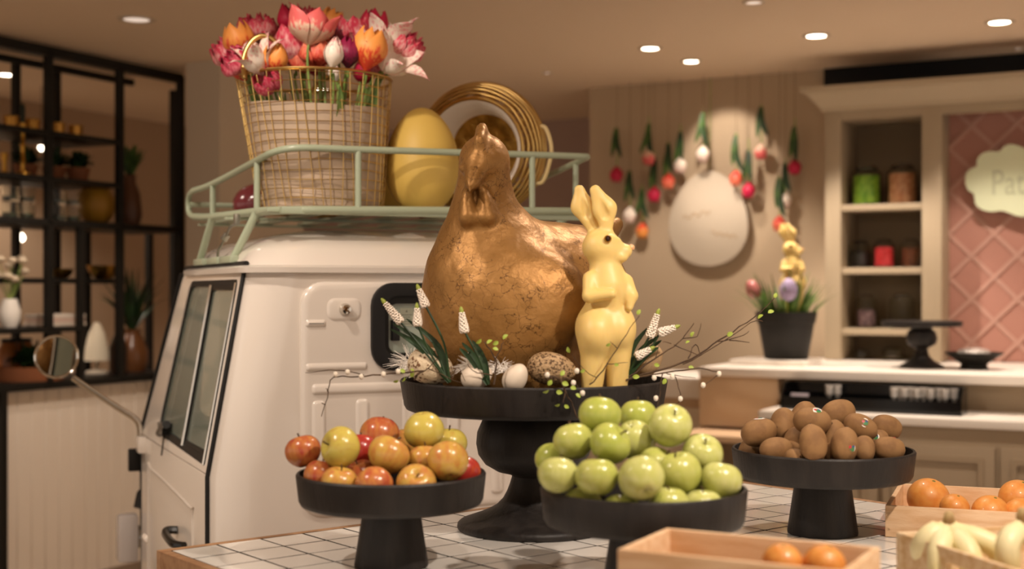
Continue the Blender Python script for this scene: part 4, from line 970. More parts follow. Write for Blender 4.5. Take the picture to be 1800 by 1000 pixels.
for a in [
 (406, 90, 46, 3.42, 'pink', 'double', (-.55, -.25, .8), 'pink double tulip at the far left of the bouquet'),
 (420, 74, 50, 3.38, 'orange', 'cup', (-.25, -.2, 1), 'orange-tipped tulip among the leftmost pink blooms'),
 (413, 108, 38, 3.32, 'pinkd', 'double', (-.5, -.5, .6), 'small deep pink tulip low at the left edge'),
 (452, 52, 44, 3.45, 'pink', 'double', (-.05, -.15, 1), 'round pink and white double tulip above the basket handle'),
 (462, 92, 44, 3.50, 'red', 'open', (0, -.4, .9), 'dark pink tulip seen through the basket handle'),
 (452, 106, 46, 3.28, 'white', 'lily', (-.3, -.4, .8), 'cream pointed tulip inside the arch of the handle'),
 (484, 104, 40, 3.28, 'orange', 'cup', (.1, -.4, .9), 'orange tulip beside the cream one at the handle'),
 (470, 143, 44, 3.29, 'pinkd', 'cup', (-.2, -.8, .3), 'pink tulip hanging inside the basket rim at left'),
 (506, 34, 46, 3.45, 'red', 'bud', (-.2, -.1, 1), 'closed crimson tulip bud standing at the very top'),
 (532, 38, 44, 3.50, 'pink', 'double', (.05, -.1, 1), 'fringed pink tulip beside the crimson bud at the top'),
 (514, 82, 58, 3.40, 'pink', 'open', (-.12, -.15, 1), 'large pink and white fringed tulip left of centre'),
 (546, 50, 48, 3.32, 'pale', 'open', (.1, .1, 1), 'pale pink cup tulip seen from below on a bare stem', 'tulips in the golden wire basket', 1.25),
 (580, 40, 40, 3.46, 'orange', 'cup', (.35, -.1, .9), 'orange coral tulip at the top right of centre'),
 (560, 90, 44, 3.36, 'coral', 'double', (0, -.3, .9), 'coral red tulip in the middle of the bouquet'),
 (587, 94, 44, 3.27, 'white', 'bud', (.15, -.1, 1), 'closed white tulip with pink edge above the front rim'),
 (613, 92, 46, 3.29, 'purple', 'bud', (.05, -.1, 1), 'closed dark purple tulip above the front rim', 'tulips in the golden wire basket', 1.2),
 (594, 68, 40, 3.42, 'maroon', 'double', (0, -.3, .9), 'almost black maroon tulip behind the purple one'),
 (656, 44, 42, 3.46, 'red', 'cup', (.15, -.1, 1), 'crimson cup tulip at the top right'),
 (628, 68, 60, 3.44, 'pink', 'open', (-.1, -.1, 1), 'pink and white striped tulip below the crimson cup'),
 (648, 88, 58, 3.30, 'orange', 'cup', (.2, -.15, 1), 'large orange and yellow tulip at the right front'),
 (678, 72, 60, 3.40, 'white', 'lily', (.1, -.1, 1), 'white tulip with long pointed petals at the right'),
 (712, 80, 46, 3.40, 'pink', 'double', (.6, -.2, .75), 'pink double tulip at the far right of the bouquet'),
 (690, 106, 50, 3.34, 'white', 'lily', (.5, -.5, .5), 'wide open white tulip drooping over the right rim'),
 (420, 126, 34, 3.36, 'coral', 'bud', (-.5, -.2, .6), 'small coral tulip drooping over the left rim'),
 (553, 112, 36, 3.45, 'red', 'cup', (0, -.3, 1), 'red tulip deep behind the middle of the front rim'),
 (640, 128, 36, 3.45, 'red', 'cup', (.1, -.4, .9), 'red tulip deep inside the basket at right'),
 (440, 82, 40, 3.52, 'pinkd', 'double', (-.1, -.3, .9), 'deep pink double tulip behind the top of the handle'),
 (489, 66, 42, 3.50, 'pink', 'double', (-.1, -.3, 1), 'pink double tulip between the handle and the crimson bud'),
 (532, 72, 40, 3.46, 'coral', 'cup', (0, -.3, 1), 'coral tulip below the fringed pink top bloom'),
 (567, 64, 40, 3.50, 'pinkd', 'open', (.1, -.3, 1), 'deep pink tulip behind the pale cup tulip'),
 (668, 112, 40, 3.42, 'pinkd', 'cup', (.2, -.4, .9), 'deep pink tulip behind the rim below the white pointed one'),
 (700, 92, 40, 3.46, 'pink', 'double', (.3, -.3, .9), 'pink double tulip behind the drooping white one'),
 (534, 106, 36, 3.40, 'coral', 'double', (0, -.4, .9), 'small coral tulip just above the front rim'),
 (434, 108, 36, 3.45, 'red', 'cup', (-.2, -.3, .9), 'crimson tulip behind the left foot of the handle'),
 (610, 60, 36, 3.50, 'pinkd', 'double', (.1, -.2, 1), 'deep pink tulip behind the maroon bloom'),
 (588, 128, 26, 3.36, 'white', 'bud', (-.2, -.3, 1), 'small white tulip bud just below the front rim')]: tulip(*a)
# --- eggs on the rack
egg(742, 274, 3.505, .098, 'giant matt yellow egg standing next to the tulip basket', mat('yellow_egg', 'dab75c', .5), (0, 0, 0), 'giant_egg', squash=(1, 1, 1.11), z=1.553+.098*1.3*1.11)
egg(688, 240, 3.78, .075, 'second yellow egg mostly hidden behind the tulip basket', mat('yellow_egg', 'dab75c', .5), (0, .1, 0), 'giant_egg', squash=(1, 1, 1.05), z=1.553+.105)
egg(449, 362, 3.83, .052, 'glossy plum red egg lying at the left of the roof rack', mat('plum_egg', '6e2a30', .2, coat=.5), (0, H_-.55, .2), z=1.551+.058)
egg(575, 380, 3.78, .036, 'dark egg lying on the rack floor behind the tulip basket', mat('dark_egg', '2a1c14', .3), (0, H_, .4), z=1.552+.037)
egg(752, 380, 3.78, .032, 'small red egg on the rack floor near the golden hen', mat('red_egg', 'a02028', .3), (0, H_, .2), z=1.552+.033)
# --- round golden basket on its side
RC = V((P(846, 262, 3.72).x, 3.72, 1.748)); axr = V((-.28, -.93, -.10)).normalized()
rb = thing('round_basket', 'round woven golden wire basket with white lining tipped on its side', 'basket', RC, 0, None, axr.to_track_quat('Z', 'Y'))
Rr, Hr = .186, .105
q = MB()
def sph(th, k): return V((Rr*math.sin(th)*math.cos(k), Rr*math.sin(th)*math.sin(k), Hr*math.cos(th)))
TH0 = .86                                          # mouth
for i in range(15):
    th = TH0+(2.5-TH0)*i/14; q.tube([sph(th+.012*math.sin(8*2*PI*k/64+i), 2*PI*k/64) for k in range(64)], .0042, 6, closed=True)
o = q.build('wire_weave', GOLD, rb, angle=None); o['kind'] = 'stuff'
q = MB()
for k in range(44): q.tube([sph(TH0+(2.75-TH0)*i/8, 2*PI*k/44+.1*i) for i in range(9)], .0014, 4)
o = q.build('cross_wires', GOLD, rb); o['kind'] = 'stuff'
MB().tube([sph(TH0, 2*PI*k/64) for k in range(64)], .0055, 8, closed=True).build('mouth_ring', GOLD, rb)
MB().lathe([(Rr*.755, Hr*.655), (Rr*.72, Hr*.60), (Rr*.62, Hr*.22), (Rr*.56, -Hr*.1), (Rr*.53, -Hr*.4)], 64).build('white_lining', mat('white_cotton', 'efe4d6', .8), rb)
MB().lathe([(.0, -Hr*.5), (.05, -Hr*.48), (.085, -Hr*.42), (.105, -Hr*.36)], 48).build('woven_bottom', mat('woven_gold', '9a7434', .35, metal=.8, bump=.6, bscale=30, col2='c49a4c', scale=22), rb)
MB().tube(smoothpath([sph(1.5, -.55), sph(1.45, -.45)*1.11, sph(1.45, -.05)*1.13, sph(1.45, .25)*1.09, sph(1.5, .32)], 6), .006, 8).build('handle', mat('cream_cord', 'd8c08a', .5), rb)
# ================================================================== black shelving at the left
ST = -4.37; SB = -4.70                             # front and rear planes (t)
sh = room('shelving_unit', 'open black steel shelving on the panelled half wall at the left', 'shelf', ST, on_t(0, 0, ST)[0], 0)
C0 = on_t(0, 0, ST)[0]
def spt(px, t=ST): return on_t(px, 500, t)[0]-C0
def upright(px, z0, z1, t=ST, w=.03):
    c = spt(px, t); MB().bb((t-ST-w/2, c-w/2, z0), (t-ST+w/2, c+w/2, z1)).build('upright', BLACKM, sh)
def board(px0, px1, z, d0=SB, d1=ST, th=.022, name='shelf_board'):
    MB().bb((d0-ST, spt(px0), z-th), (d1-ST+.015, spt(px1), z)).build(name, BLACKM, sh, bevel=.002)
ZT, ZB = 2.375, .945
for px in (-60, 85, 210, 317): upright(px, ZB, ZT)
upright(140, ZB, 1.64, w=.026); upright(4, .0, ZB, w=.03)
for px in (99, 262): upright(px, ZB, 1.64 if px > 200 else ZT, SB)
upright(28, ZB, ZT, SB); upright(152, ZB, 1.64, SB); upright(305, ZB, ZT, SB)
MB().bb((-.03, spt(-60), ZT-.03), (.015, spt(319), ZT+.012)).build('top_beam', BLACKM, sh)
MB().bb((SB-ST, spt(-60), ZT-.02), (SB-ST+.03, spt(319), ZT+.01)).build('top_beam', BLACKM, sh)
MB().bb((SB-ST, spt(-60), ZT+.03), (.01, spt(290), ZT+.05)).build('top_panel', BLACKM, sh)
board(-60, 208, 2.03); board(-60, 208, 1.835); board(-60, 319, 1.655, th=.03); board(-60, 240, 1.405, SB, ST-.12); board(-60, 142, 1.195); board(-60, 319, .965, th=.03)
# things on the shelves; each at pixel px on depth t, standing on shelf height z
def onshelf(px, t, z): return rw(t, on_t(px, 500, t)[0], z)
def lathe_thing(name, label, cat, pos, parts, group=None, rz=0):
    """parts: [(part name, profile, material)]"""
    t = thing(name, label, cat, pos, rz, group)
    for nm, pr, m in parts: MB().lathe(pr, 32).build(nm, m, t, angle=.6)
    return t
AMB = mat('amber_glass', 'c08c3a', .15, metal=.6); TERR = mat('terracotta', '8a5230', .7); DGLASS = mat('green_glass', '3f5a42', .1, trans=.5, alpha=.8)
for px, w, lab in ((20, 'first', 'gold tumbler at the left end of the top shelf'), (57, '', 'wider gold tumbler right of the dark candle'), (102, '', 'gold tumbler behind the double black upright'), (133, '', 'bright gold tumbler at the right of the top shelf')):
    lathe_thing('gold_tumbler', lab, 'tumbler', onshelf(px, -4.52, 2.031), [('cup', [(0, 0), (.026, 0), (.03, .005), (.032, .06), (.030, .06), (.028, .008), (0, .006)], AMB), ('rim', [(.032, .059), (.033, .062), (.030, .062), (.030, .059)], BRASS)], 'gold tumblers on the top shelf')
lathe_thing('candlestick', 'slim brass candlestick with a dark green candle', 'candlestick', onshelf(40, -4.40, 1.836), [('stick', [(0, 0), (.035, 0), (.033, .008), (.010, .014), (.008, .05), (.013, .06), (.008, .07), (.008, .12), (.013, .13), (.008, .14), (.009, .18), (.014, .195), (.014, .215), (0, .215)], BRASS), ('candle', [(0, .205), (.0105, .205), (.0105, .285), (.006, .295), (0, .295)], mat('green_candle', '14241a', .5)), ('wick', [(0, .294), (.0012, .294), (.0012, .305), (0, .305)], BLACKM)])
lathe_thing('candlestick', 'short brass candlestick at the left picture edge', 'candlestick', onshelf(8, -4.5, 1.836), [('stick', [(0, 0), (.03, 0), (.028, .008), (.01, .014), (.008, .05), (.014, .07), (.014, .08), (0, .08)], BRASS), ('cup', [(0, .08), (.016, .08), (.016, .095), (0, .095)], BRASS)])
def plant(name, label, pos, pot, n, L, spread, seed, lw=.012, lm=None, up=1.0, potm=None, cat='plant', zmin=None):
    rn = random.Random(seed); t = thing(name, label, cat, pos)
    if pot: MB().lathe(pot, 28).build('pot', potm or TERR, t, angle=.5)
    h = pot[-1][1] if pot else 0
    for k in range(n):
        a = rn.uniform(0, 2*PI); sp = rn.uniform(.1, 1)*spread; l = L*rn.uniform(.6, 1)
        d = V((math.cos(a)*sp, math.sin(a)*sp, up)).normalized(); e = d*l; e.z -= .25*sp*l
        pts = smoothpath([(math.cos(a)*.012, math.sin(a)*.012, h), V((0, 0, h))+d*l*.55, V((0, 0, h))+e], 4); m = len(pts)
        MB().ribbon(pts, [lw*math.sin(PI*(.12+.88*i/(m-1)))**.8+.0005 for i in range(m)], (math.cos(a), math.sin(a), .2), .25).build('leaf', lm or DARKLEAF, t)
    return t
pot_s = [(0, 0), (.04, 0), (.055, .07), (.05, .07), (.045, .06)]
plant('leafy_plant', 'dark leafy plant on the second shelf behind the candlestick', onshelf(45, -4.62, 1.836), pot_s, 40, .12, 1.5, 11, .016)
plant('leafy_plant', 'dark leafy plant on the second shelf right of the lit bulb', onshelf(95, -4.6, 1.836), pot_s, 44, .12, 1.6, 12, .016)
plant('leafy_plant', 'dark bushy plant at the right end of the second shelf', onshelf(137, -4.55, 1.836), pot_s, 44, .12, 1.4, 13, .016)
def glasses(px, t, label):
    for dt, dc, z, lab in ((0, 0, 1.656, 'lower left'), (0, .09, 1.656, 'lower right'), (0, 0, 1.726, 'upper left'), (0, .09, 1.726, 'upper right')):
        p = rw(t+dt, on_t(px, 500, t)[0]+dc-.045, z)
        lathe_thing('drinking_glass', '%s green drinking glass of %s' % (lab, label), 'glass', p, [('cup', [(0, 0), (.03, 0), (.034, .004), (.037, .068), (.035, .068), (.031, .008), (0, .008)], JAR), ('green_base', [(0, .0085), (.030, .0085), (.0315, .025), (0, .025)], DGLASS)], 'stacked green glasses')
glasses(32, -4.5, 'the left stack of four on the middle shelf'); glasses(113, -4.5, 'the right stack of four on the middle shelf')
lathe_thing('yellow_vase', 'egg-shaped mustard yellow vase on the middle shelf', 'vase', onshelf(170, -4.5, 1.656), [('body', [(0, 0), (.04, .0), (.07, .03), (.083, .075), (.08, .115), (.066, .15), (.045, .172), (.03, .178), (.028, .174), (0, .17)], mat('mustard', 'a87a1e', .5)), ('neck_ring', [(.029, .175), (.033, .178), (.03, .182), (.027, .178)], mat('mustard', 'a87a1e', .5))])
plant('vase_plant', 'tall brown vase with a spray of green leaves behind the thick upright', onshelf(228, -4.52, 1.656), [(0, 0), (.045, 0), (.058, .05), (.05, .15), (.03, .2), (.028, .23), (.034, .24)], 46, .17, .8, 14, .016, LEAF, 1.1, mat('brown_ceramic', '5f3c24', .4))
for px, r, lab in ((108, .055, 'smaller hammered gold bowl on the low shelf'), (182, .078, 'larger hammered gold bowl right of the grey upright')):
    lathe_thing('gold_bowl', lab, 'bowl', onshelf(px, -4.60, 1.406), [('bowl', [(0, 0), (r*.45, 0), (r*.8, r*.3), (r, r*.8), (r*.97, r*.8), (r*.76, r*.33), (r*.4, .006), (0, .005)], BRASS), ('foot', [(r*.45, 0), (r*.47, .003), (r*.42, .006)], BLACKM)], 'gold bowls')
wv = lathe_thing('white_vase', 'white vase with pale flowers at the left picture edge', 'vase', onshelf(17, -4.48, 1.196), [('body', [(0, 0), (.03, 0), (.042, .03), (.045, .07), (.032, .11), (.03, .12), (.027, .115), (0, .1)], WHITE)])
rn = random.Random(4)
for k in range(16):
    a = rn.uniform(0, 6.3); l = rn.uniform(.08, .2); d = V((math.cos(a)*.5, math.sin(a)*.5, 1)).normalized(); e = V((0, 0, .11))+d*l
    MB().tube([(0, 0, .1), e], .0015, 5).build('flower_stem', STEM, wv)
    MB().lathe([(0, -.004), (.012, .0), (.02, .012), (.012, .024), (0, .026)], 10, e).build('blossom', mat('pale_blossom', 'd8c4a8', .7), wv)
cl = room('folded_cloth', 'pale folded cloth lying on the low shelf', 'cloth', -4.5, on_t(97, 500, -4.5)[0], 1.196)
for i, w in enumerate((.105, .10, .102)): MB().bb((-.08, -w, .018*i), (.08, w, .018*i+.016)).build('fold', mat('linen_%d' % i, ('d9c8b4', 'd8b8a4', 'dccdbb')[i], .85), cl, bevel=.006)
lathe_thing('table_lamp', 'small lamp with a white cone shade on the bottom shelf', 'lamp', onshelf(170, -4.58, .966), [('base', [(0, 0), (.05, 0), (.05, .012), (.01, .02), (.008, .07), (0, .07)], CREAM), ('shade', [(.058, .06), (.052, .12), (.036, .19), (.014, .235), (0, .24), (0, .237), (.034, .186), (.05, .12), (.056, .06)], mat('shade_white', 'e8d8bc', .7))])
plant('vase_plant', 'brown bottle vase with long arching green leaves on the bottom shelf', onshelf(232, -4.55, .966), [(0, 0), (.06, 0), (.075, .04), (.075, .1), (.055, .15), (.04, .18), (.042, .2)], 46, .34, 1.0, 15, .009, DARKLEAF, 1.0, mat('amber_ceramic', '6a4224', .25))
lathe_thing('brown_bottle', 'dark brown bottle beside the leafy vase on the bottom shelf', 'bottle', onshelf(208, -4.45, .966), [('body', [(0, 0), (.04, 0), (.042, .12), (.03, .16), (.014, .19), (.014, .23), (0, .23)], mat('dark_bottle', '2a1a10', .15)), ('cap', [(0, .23), (.016, .23), (.016, .25), (0, .25)], BLACKM)])
plant('planter', 'low terracotta planter of round green leaves behind the truck mirror', onshelf(52, -4.5, .966), [(0, 0), (.14, 0), (.15, .06), (.14, .06), (.13, .05)], 60, .14, 1.6, 16, .022, DARKLEAF)
for px, lab in ((16, 'orange glass jar at the left below the white vase'), (42, 'orange glass jar right of the first below the white vase')):
    lathe_thing('orange_jar', lab, 'jar', onshelf(px, -4.62, .966), [('body', [(0, 0), (.045, 0), (.05, .02), (.045, .13), (.03, .16), (0, .16)], mat('orange_ceramic', '9a5a28', .3)), ('lid', [(0, .16), (.034, .16), (.034, .175), (0, .178)], BLACKM)])
lathe_thing('hanging_bulb', 'small lit globe bulb hanging behind the shelving', 'light', rw(-5.2, on_t(36, 418, -5.2)[0], on_t(36, 418, -5.2)[1]), [('bulb', [(0, -.02), (.016, -.014), (.022, 0), (.016, .014), (.008, .022), (0, .022)], mat('bulb_glow', 'fff0d8', .5, emit=8)), ('cord', [(0, .02), (.006, .022), (.004, .05), (.002, .06), (.002, 1.0), (0, 1.0)], BLACKM)])
lathe_thing('hanging_bulb', 'small lit globe bulb seen between the second shelf plants', 'light', rw(-5.3, on_t(73, 260, -5.3)[0], on_t(73, 260, -5.3)[1]), [('bulb', [(0, -.016), (.012, -.01), (.016, 0), (.012, .01), (.006, .016), (0, .016)], mat('bulb_glow', 'fff0d8', .5, emit=8)), ('cord', [(0, .014), (.006, .016), (.004, .04), (.002, .05), (.002, .5), (0, .5)], BLACKM)])
# ================================================================== right: cabinet with jars
CF = 5.915                                         # front plane of the tall cabinet
tA = on_c(1450, 500, CF)[0]; tB = on_c(1655, 500, CF)[0]
def zc(py, px=1540, c=CF): return on_c(px, py, c)[1]
cab = room('jar_cabinet', 'greige built-in cabinet with four open shelves of jars', 'cabinet', tA, CF, 0)
W = tB-tA; DP = 6.226-CF
i0 = on_c(1478, 500, CF)[0]-tA; i1 = on_c(1620, 500, CF)[0]-tA
Z0, Z1 = 1.04, 2.18; zo = zc(207)
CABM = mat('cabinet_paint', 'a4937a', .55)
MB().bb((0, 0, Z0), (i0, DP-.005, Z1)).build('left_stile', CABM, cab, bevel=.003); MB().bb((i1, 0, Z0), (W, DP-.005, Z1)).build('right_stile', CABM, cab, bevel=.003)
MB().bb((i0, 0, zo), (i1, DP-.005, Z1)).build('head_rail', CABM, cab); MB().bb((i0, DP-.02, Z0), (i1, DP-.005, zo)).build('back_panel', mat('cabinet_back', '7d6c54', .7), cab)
SHZ = [zc(358), zc(470), zc(578)]
for z in SHZ: MB().bb((i0, .01, z-.028), (i1, DP-.02, z)).build('shelf', CABM, cab, bevel=.002)
# cornice running over cabinet and lattice
def cornice():
    t1 = 1.55; prof = [(0, 2.155), (-.012, 2.155), (-.02, 2.175), (-.075, 2.235), (-.09, 2.237), (-.09, 2.26), (0, 2.26)]
    q = MB(); n = len(prof); x0 = tA; x1 = t1
    vs = []
    for x, ex in ((x0, 1), (x1, 0)): vs += [V((x+y*ex, CF+y, z)) for y, z in prof]
    fs = [list(range(n)), [n+i for i in range(n)]]+[(i, (i+1) % n, n+(i+1) % n, n+i) for i in range(n)]
    q.add(vs, fs); o = q.build('trim_2', mat('cornice_paint', 'b3a288', .55), angle=.3); o.rotation_euler = (0, 0, PHI); struct(o)
    slab('trim_3', (tB, CF, zo), (t1, CF+.05, 2.18), CABM)
cornice()
# pink wall with diagonal lattice
PC = 6.10; tP = tB; PINK = mat('pink_paint', 'ac7b6c', .7); PSTR = mat('pink_strip', 'b98f80', .7)
pk_ = slab('wall_pink', (tP, PC, Z0), (1.55, PC+.05, zo+.03), PINK)
t_a, t_b = tP, 1.50; za, zb_ = Z0, zo+.02; spc = .135; wv_ = .018
def clip(p0, d):
    lo, hi = -9, 9
    for k, (a, b) in enumerate(((t_a, t_b), (za, zb_))):
        if abs(d[k]) > 1e-9:
            u, v = (a-p0[k])/d[k], (b-p0[k])/d[k]; lo = max(lo, min(u, v)); hi = min(hi, max(u, v))
    return (lo, hi) if hi-lo > .03 else None
for sgn in (1, -1):
    d = V((1, sgn)).normalized()
    for k in range(-16, 17):
        p0 = V((t_a, 1.6))+V((k*spc*1.414, 0)); c = clip(p0, d)
        if not c: continue
        a, b = p0+d*c[0], p0+d*c[1]; nrm = V((-d.y, d.x))*wv_/2
        pts = [a-nrm, b-nrm, b+nrm, a+nrm]
        MB().prism([(p.x, p.y) for p in pts], lambda u, v, dd: (u, dd, v), PC-.005-(.002 if sgn > 0 else 0), PC+.001).build('lattice_strip', PSTR, pk_, smooth=False)
# cloud-shaped sign
sg_t, sg_z, _ = on_c(1790, 314, 6.0)
def scale_pts(pts): return [((px-1790), (314-py)) for px, py in pts]
sgn_px = [(1703, 316), (1704, 300), (1712, 292), (1722, 287), (1722, 276), (1732, 264), (1748, 262), (1758, 263), (1766, 254), (1778, 251), (1792, 256), (1804, 262), (1820, 254), (1842, 258), (1852, 270), (1868, 276), (1876, 292), (1874, 308), (1878, 322), (1868, 338), (1858, 350), (1850, 364), (1834, 372), (1818, 370), (1806, 378), (1790, 380), (1775, 374), (1762, 369), (1745, 370), (1730, 366), (1720, 356), (1718, 345), (1716, 336), (1707, 330)]
SGS = 5.62/F
sgn = room('cloud_sign', 'pale mint cloud-shaped sign on the pink lattice wall', 'sign', sg_t, 6.06, sg_z)
pts = [(a*SGS*1.06, b*SGS) for a, b in scale_pts(sgn_px)]
pts3 = smoothpath([V((a, 0, b)) for a, b in pts+pts[:1]], 3)[:-1]
MB().prism([(p.x, p.z) for p in pts3], lambda u, v, d: (u, d, v), -.022, .0).build('board', mat('mint_paint', 'd5dbb8', .6), sgn)
fc = bpy.data.curves.new('letters', 'FONT'); fc.body = 'Pat'; fc.size = .155; fc.extrude = .0015; fc.align_x = 'LEFT'
tmp = bpy.data.objects.new('tmp', fc); COL.objects.link(tmp); bpy.context.view_layer.update()
lm = bpy.data.meshes.new_from_object(tmp.evaluated_get(bpy.context.evaluated_depsgraph_get())); bpy.data.objects.remove(tmp)
ob('lettering', lm, mat('sign_grey', 'bcc0a2', .7), sgn, (-(1790-1744)*SGS*1.06, -.0235, -.062), (PI/2, 0, 0), (.72, 1, 1))
# glass jars
def jar(px, c, z, r, h, fill, fm, label, lid=True):
    t_ = on_c(px, 500, c)[0]; t = room('candy_jar', label, 'jar', t_, c, z, 'glass jars in the cabinet')
    MB().lathe([(0, 0), (r*.95, 0), (r, .006), (r, h*.74), (r*.9, h*.82), (r*.7, h*.86), (r*.66, h*.86), (r*.86, h*.80), (r*.95, h*.72), (r*.95, .01), (0, .008)], 32).build('glass', JAR, t)
    MB().lathe([(0, h*.86), (r*.72, h*.86), (r*.74, h*.90), (r*.5, h*.96), (r*.14, h*.97), (r*.16, h), (0, h)], 28).build('lid', JAR if lid else BRASS, t)
    if fill:
        rn = random.Random(int(px)); q = MB()
        n, m = 22, 12; vs = []; fs = []
        q.lathe([(0, .009), (r*.90, .009), (r*.90, h*fill-.006), (0, h*fill)], 24)
        o = MB(); o.v = q.v; o.f = q.f
        ff = o.build('candies', fm, t, angle=.6); ff['kind'] = 'stuff'
def candy(name, a, b, sc=55): return mat(name, a, .4, col2=b, scale=sc, detail=1, lo=.45, hi=.55, bump=.5, bscale=sc)
jc = CF+.13
jar(1523, jc, SHZ[0], .066, .19, .74, candy('green_candy', 'a2cf44', '78ab28'), 'tall jar of bright green candies on the upper shelf')
jar(1586, jc, SHZ[0], .066, .19, .76, candy('peach_candy', 'e8ac82', 'd08c60'), 'tall jar of peach candies on the upper shelf')
jar(1511, jc, SHZ[1], .046, .13, .62, candy('black_candy', '141210', '2c2622'), 'small jar of black candies on the middle shelf')
jar(1554, jc, SHZ[1], .046, .135, .72, candy('red_candy', 'd21f2a', 'e8444a'), 'small jar of vivid red candies on the middle shelf')
jar(1601, jc, SHZ[1], .042, .135, .70, candy('brown_candy', '7a4224', '5c2e18'), 'small jar of brown candies on the middle shelf')
jar(1523, jc, SHZ[2], .046, .16, .55, candy('mauve_candy', 'a08088', '6a4c52'), 'jar of mauve candies on the lower shelf')
jar(1585, jc, SHZ[2], .055, .16, .2, candy('lime_candy', '8fae5c', '6d8c3c'), 'wide jar with little lime candy on the lower shelf')
jar(1512, jc, Z0, .04, .045, .0, None, 'low empty glass jar in the bottom compartment')
jar(1570, jc, Z0, .045, .06, .3, candy('white_candy', 'c8b8a4', '9a8a78'), 'low jar of pale candies in the bottom compartment')
# ================================================================== counter
UC = 5.12; LC = 4.86; tL = on_c(1228, 500, UC)[0]
ctr = room('counter_top', 'white upper counter slab along the back wall', 'counter', tL, UC, 1.003)
MB().bb((0, 0, 0), (1.6-tL, 6.095-UC, .035)).build('slab', WHITE, ctr, bevel=.004)
low = room('back_counter', 'greige cabinet counter with panelled doors below the white slab', 'counter', tL, LC, 0)
x1 = 1.6-tL; xm = on_c(1368, 500, UC)[0]-tL
KICK = mat('kick_board', '4a3c2e', .7); CPNL = mat('counter_paint', 'a8957b', .55)
MB().bb((xm+.02, .02, .09), (x1, 1.3, .865)).build('carcass', CPNL, low); MB().bb((xm+.02, .06, 0), (x1, 1.2, .09)).build('kick_board', KICK, low)
MB().bb((xm, 0, .865), (x1, 1.3, .895)).build('worktop', WHITE, low, bevel=.003)
MB().bb((xm, UC-LC+.12, .895), (x1, UC-LC+.14, 1.003)).build('splash_panel', CPNL, low)
MB().bb((0, UC-LC+.01, .80), (xm-.005, 1.3, 1.003)).build('side_panel', mat('tan_panel', 'c6a987', .6), low); MB().bb((0, UC-LC+.2, 0), (xm-.005, 1.3, .80)).build('side_base', CPNL, low)
MB().bb((0, -.0, .765), (xm+.12, UC-LC+.2, .79)).build('side_ledge', mat('pale_beech', 'd9b792', .5), low, bevel=.003)
dw = .385
for k in range(6):
    xa = xm+.06+k*(dw+.02)
    if xa+dw > x1: break
    d = MB().bb((xa, 0, .16), (xa+dw, .02, .80)).build('door', CPNL, low, bevel=.002)
    MB().ring(rrect(xa+.035, xa+dw-.035, .195, .765, .002, 1), rrect(xa+.055, xa+dw-.055, .215, .745, .002, 1), lambda u, v, dd: (u, dd, v), -.010, .002).build('door_moulding', CPNL, d, smooth=False)
sc_ = room('side_cabinet', 'low white-topped cabinet between the tall stand and the counter', 'cabinet', tL-.34, UC+.12, 0)
MB().bb((0, 0, .0), (.33, .5, .90)).build('body', mat('tan_panel', 'c6a987', .6), sc_); MB().bb((-.02, -.02, .90), (.335, .5, .985)).build('top', WHITE, sc_, bevel=.004)
MB().bb((.02, -.008, .1), (.31, .0, .86)).build('door', CREAM, sc_, bevel=.002)
# black display box with glassware under the slab
bA = on_c(1372, 500, 4.98)[0]; bB = on_c(1690, 500, 4.98)[0]
bx_ = room('display_box', 'open black display box of glassware under the white slab', 'box', bA, 4.98, .8955)
bw = bB-bA; th = .008; BLK = mat('black_acrylic', '070707', .15)
MB().bb((0, 0, 0), (bw, th, .05)).build('front_panel', BLK, bx_); MB().bb((0, .125, 0), (bw, .133, .10)).build('back_panel', BLK, bx_)
for x in (0, bw-th): MB().prism([(0, 0), (.133, 0), (.133, .10), (.05, .10), (0, .05)], lambda u, v, d: (d, u, v), x, x+th).build('side_panel', BLK, bx_, smooth=False)
MB().bb((th, th, 0), (bw-th, .125, .008)).build('bottom_panel', BLK, bx_)
for k, px in enumerate((1458, 1470, 1572, 1580, 1590, 1600, 1612, 1622, 1636, 1650, 1662, 1676)):
    tt = on_c(px, 500, 5.04)[0]
    lathe_thing('small_glass', 'clear glass of the pair at the left in the black display box' if k < 2 else 'clear glass in the row at the right of the black display box', 'glass', rw(tt, 5.035+.022*(k % 2), .904), [('cup', [(0, 0), (.012, 0), (.006, .008), (.006, .04), (.014, .05), (.016, .085), (.014, .085), (.012, .052), (0, .046)], mat('crystal', 'e8e4de', .12, bump=1, bscale=70, metal=.6)), ('foot', [(0, -.0), (.014, 0), (.014, .002), (0, .003)], JAR)], 'small glasses in the black display box')
pn = room('paper_card', 'pale card lying at the left in the black display box', 'card', on_c(1405, 500, 5.03)[0], 5.03, .905); MB().box((0, 0, .025), (.07, .003, .05), (-.35, 0, 0)).build('card', mat('card_mauve', 'b9aeb4', .6), pn)
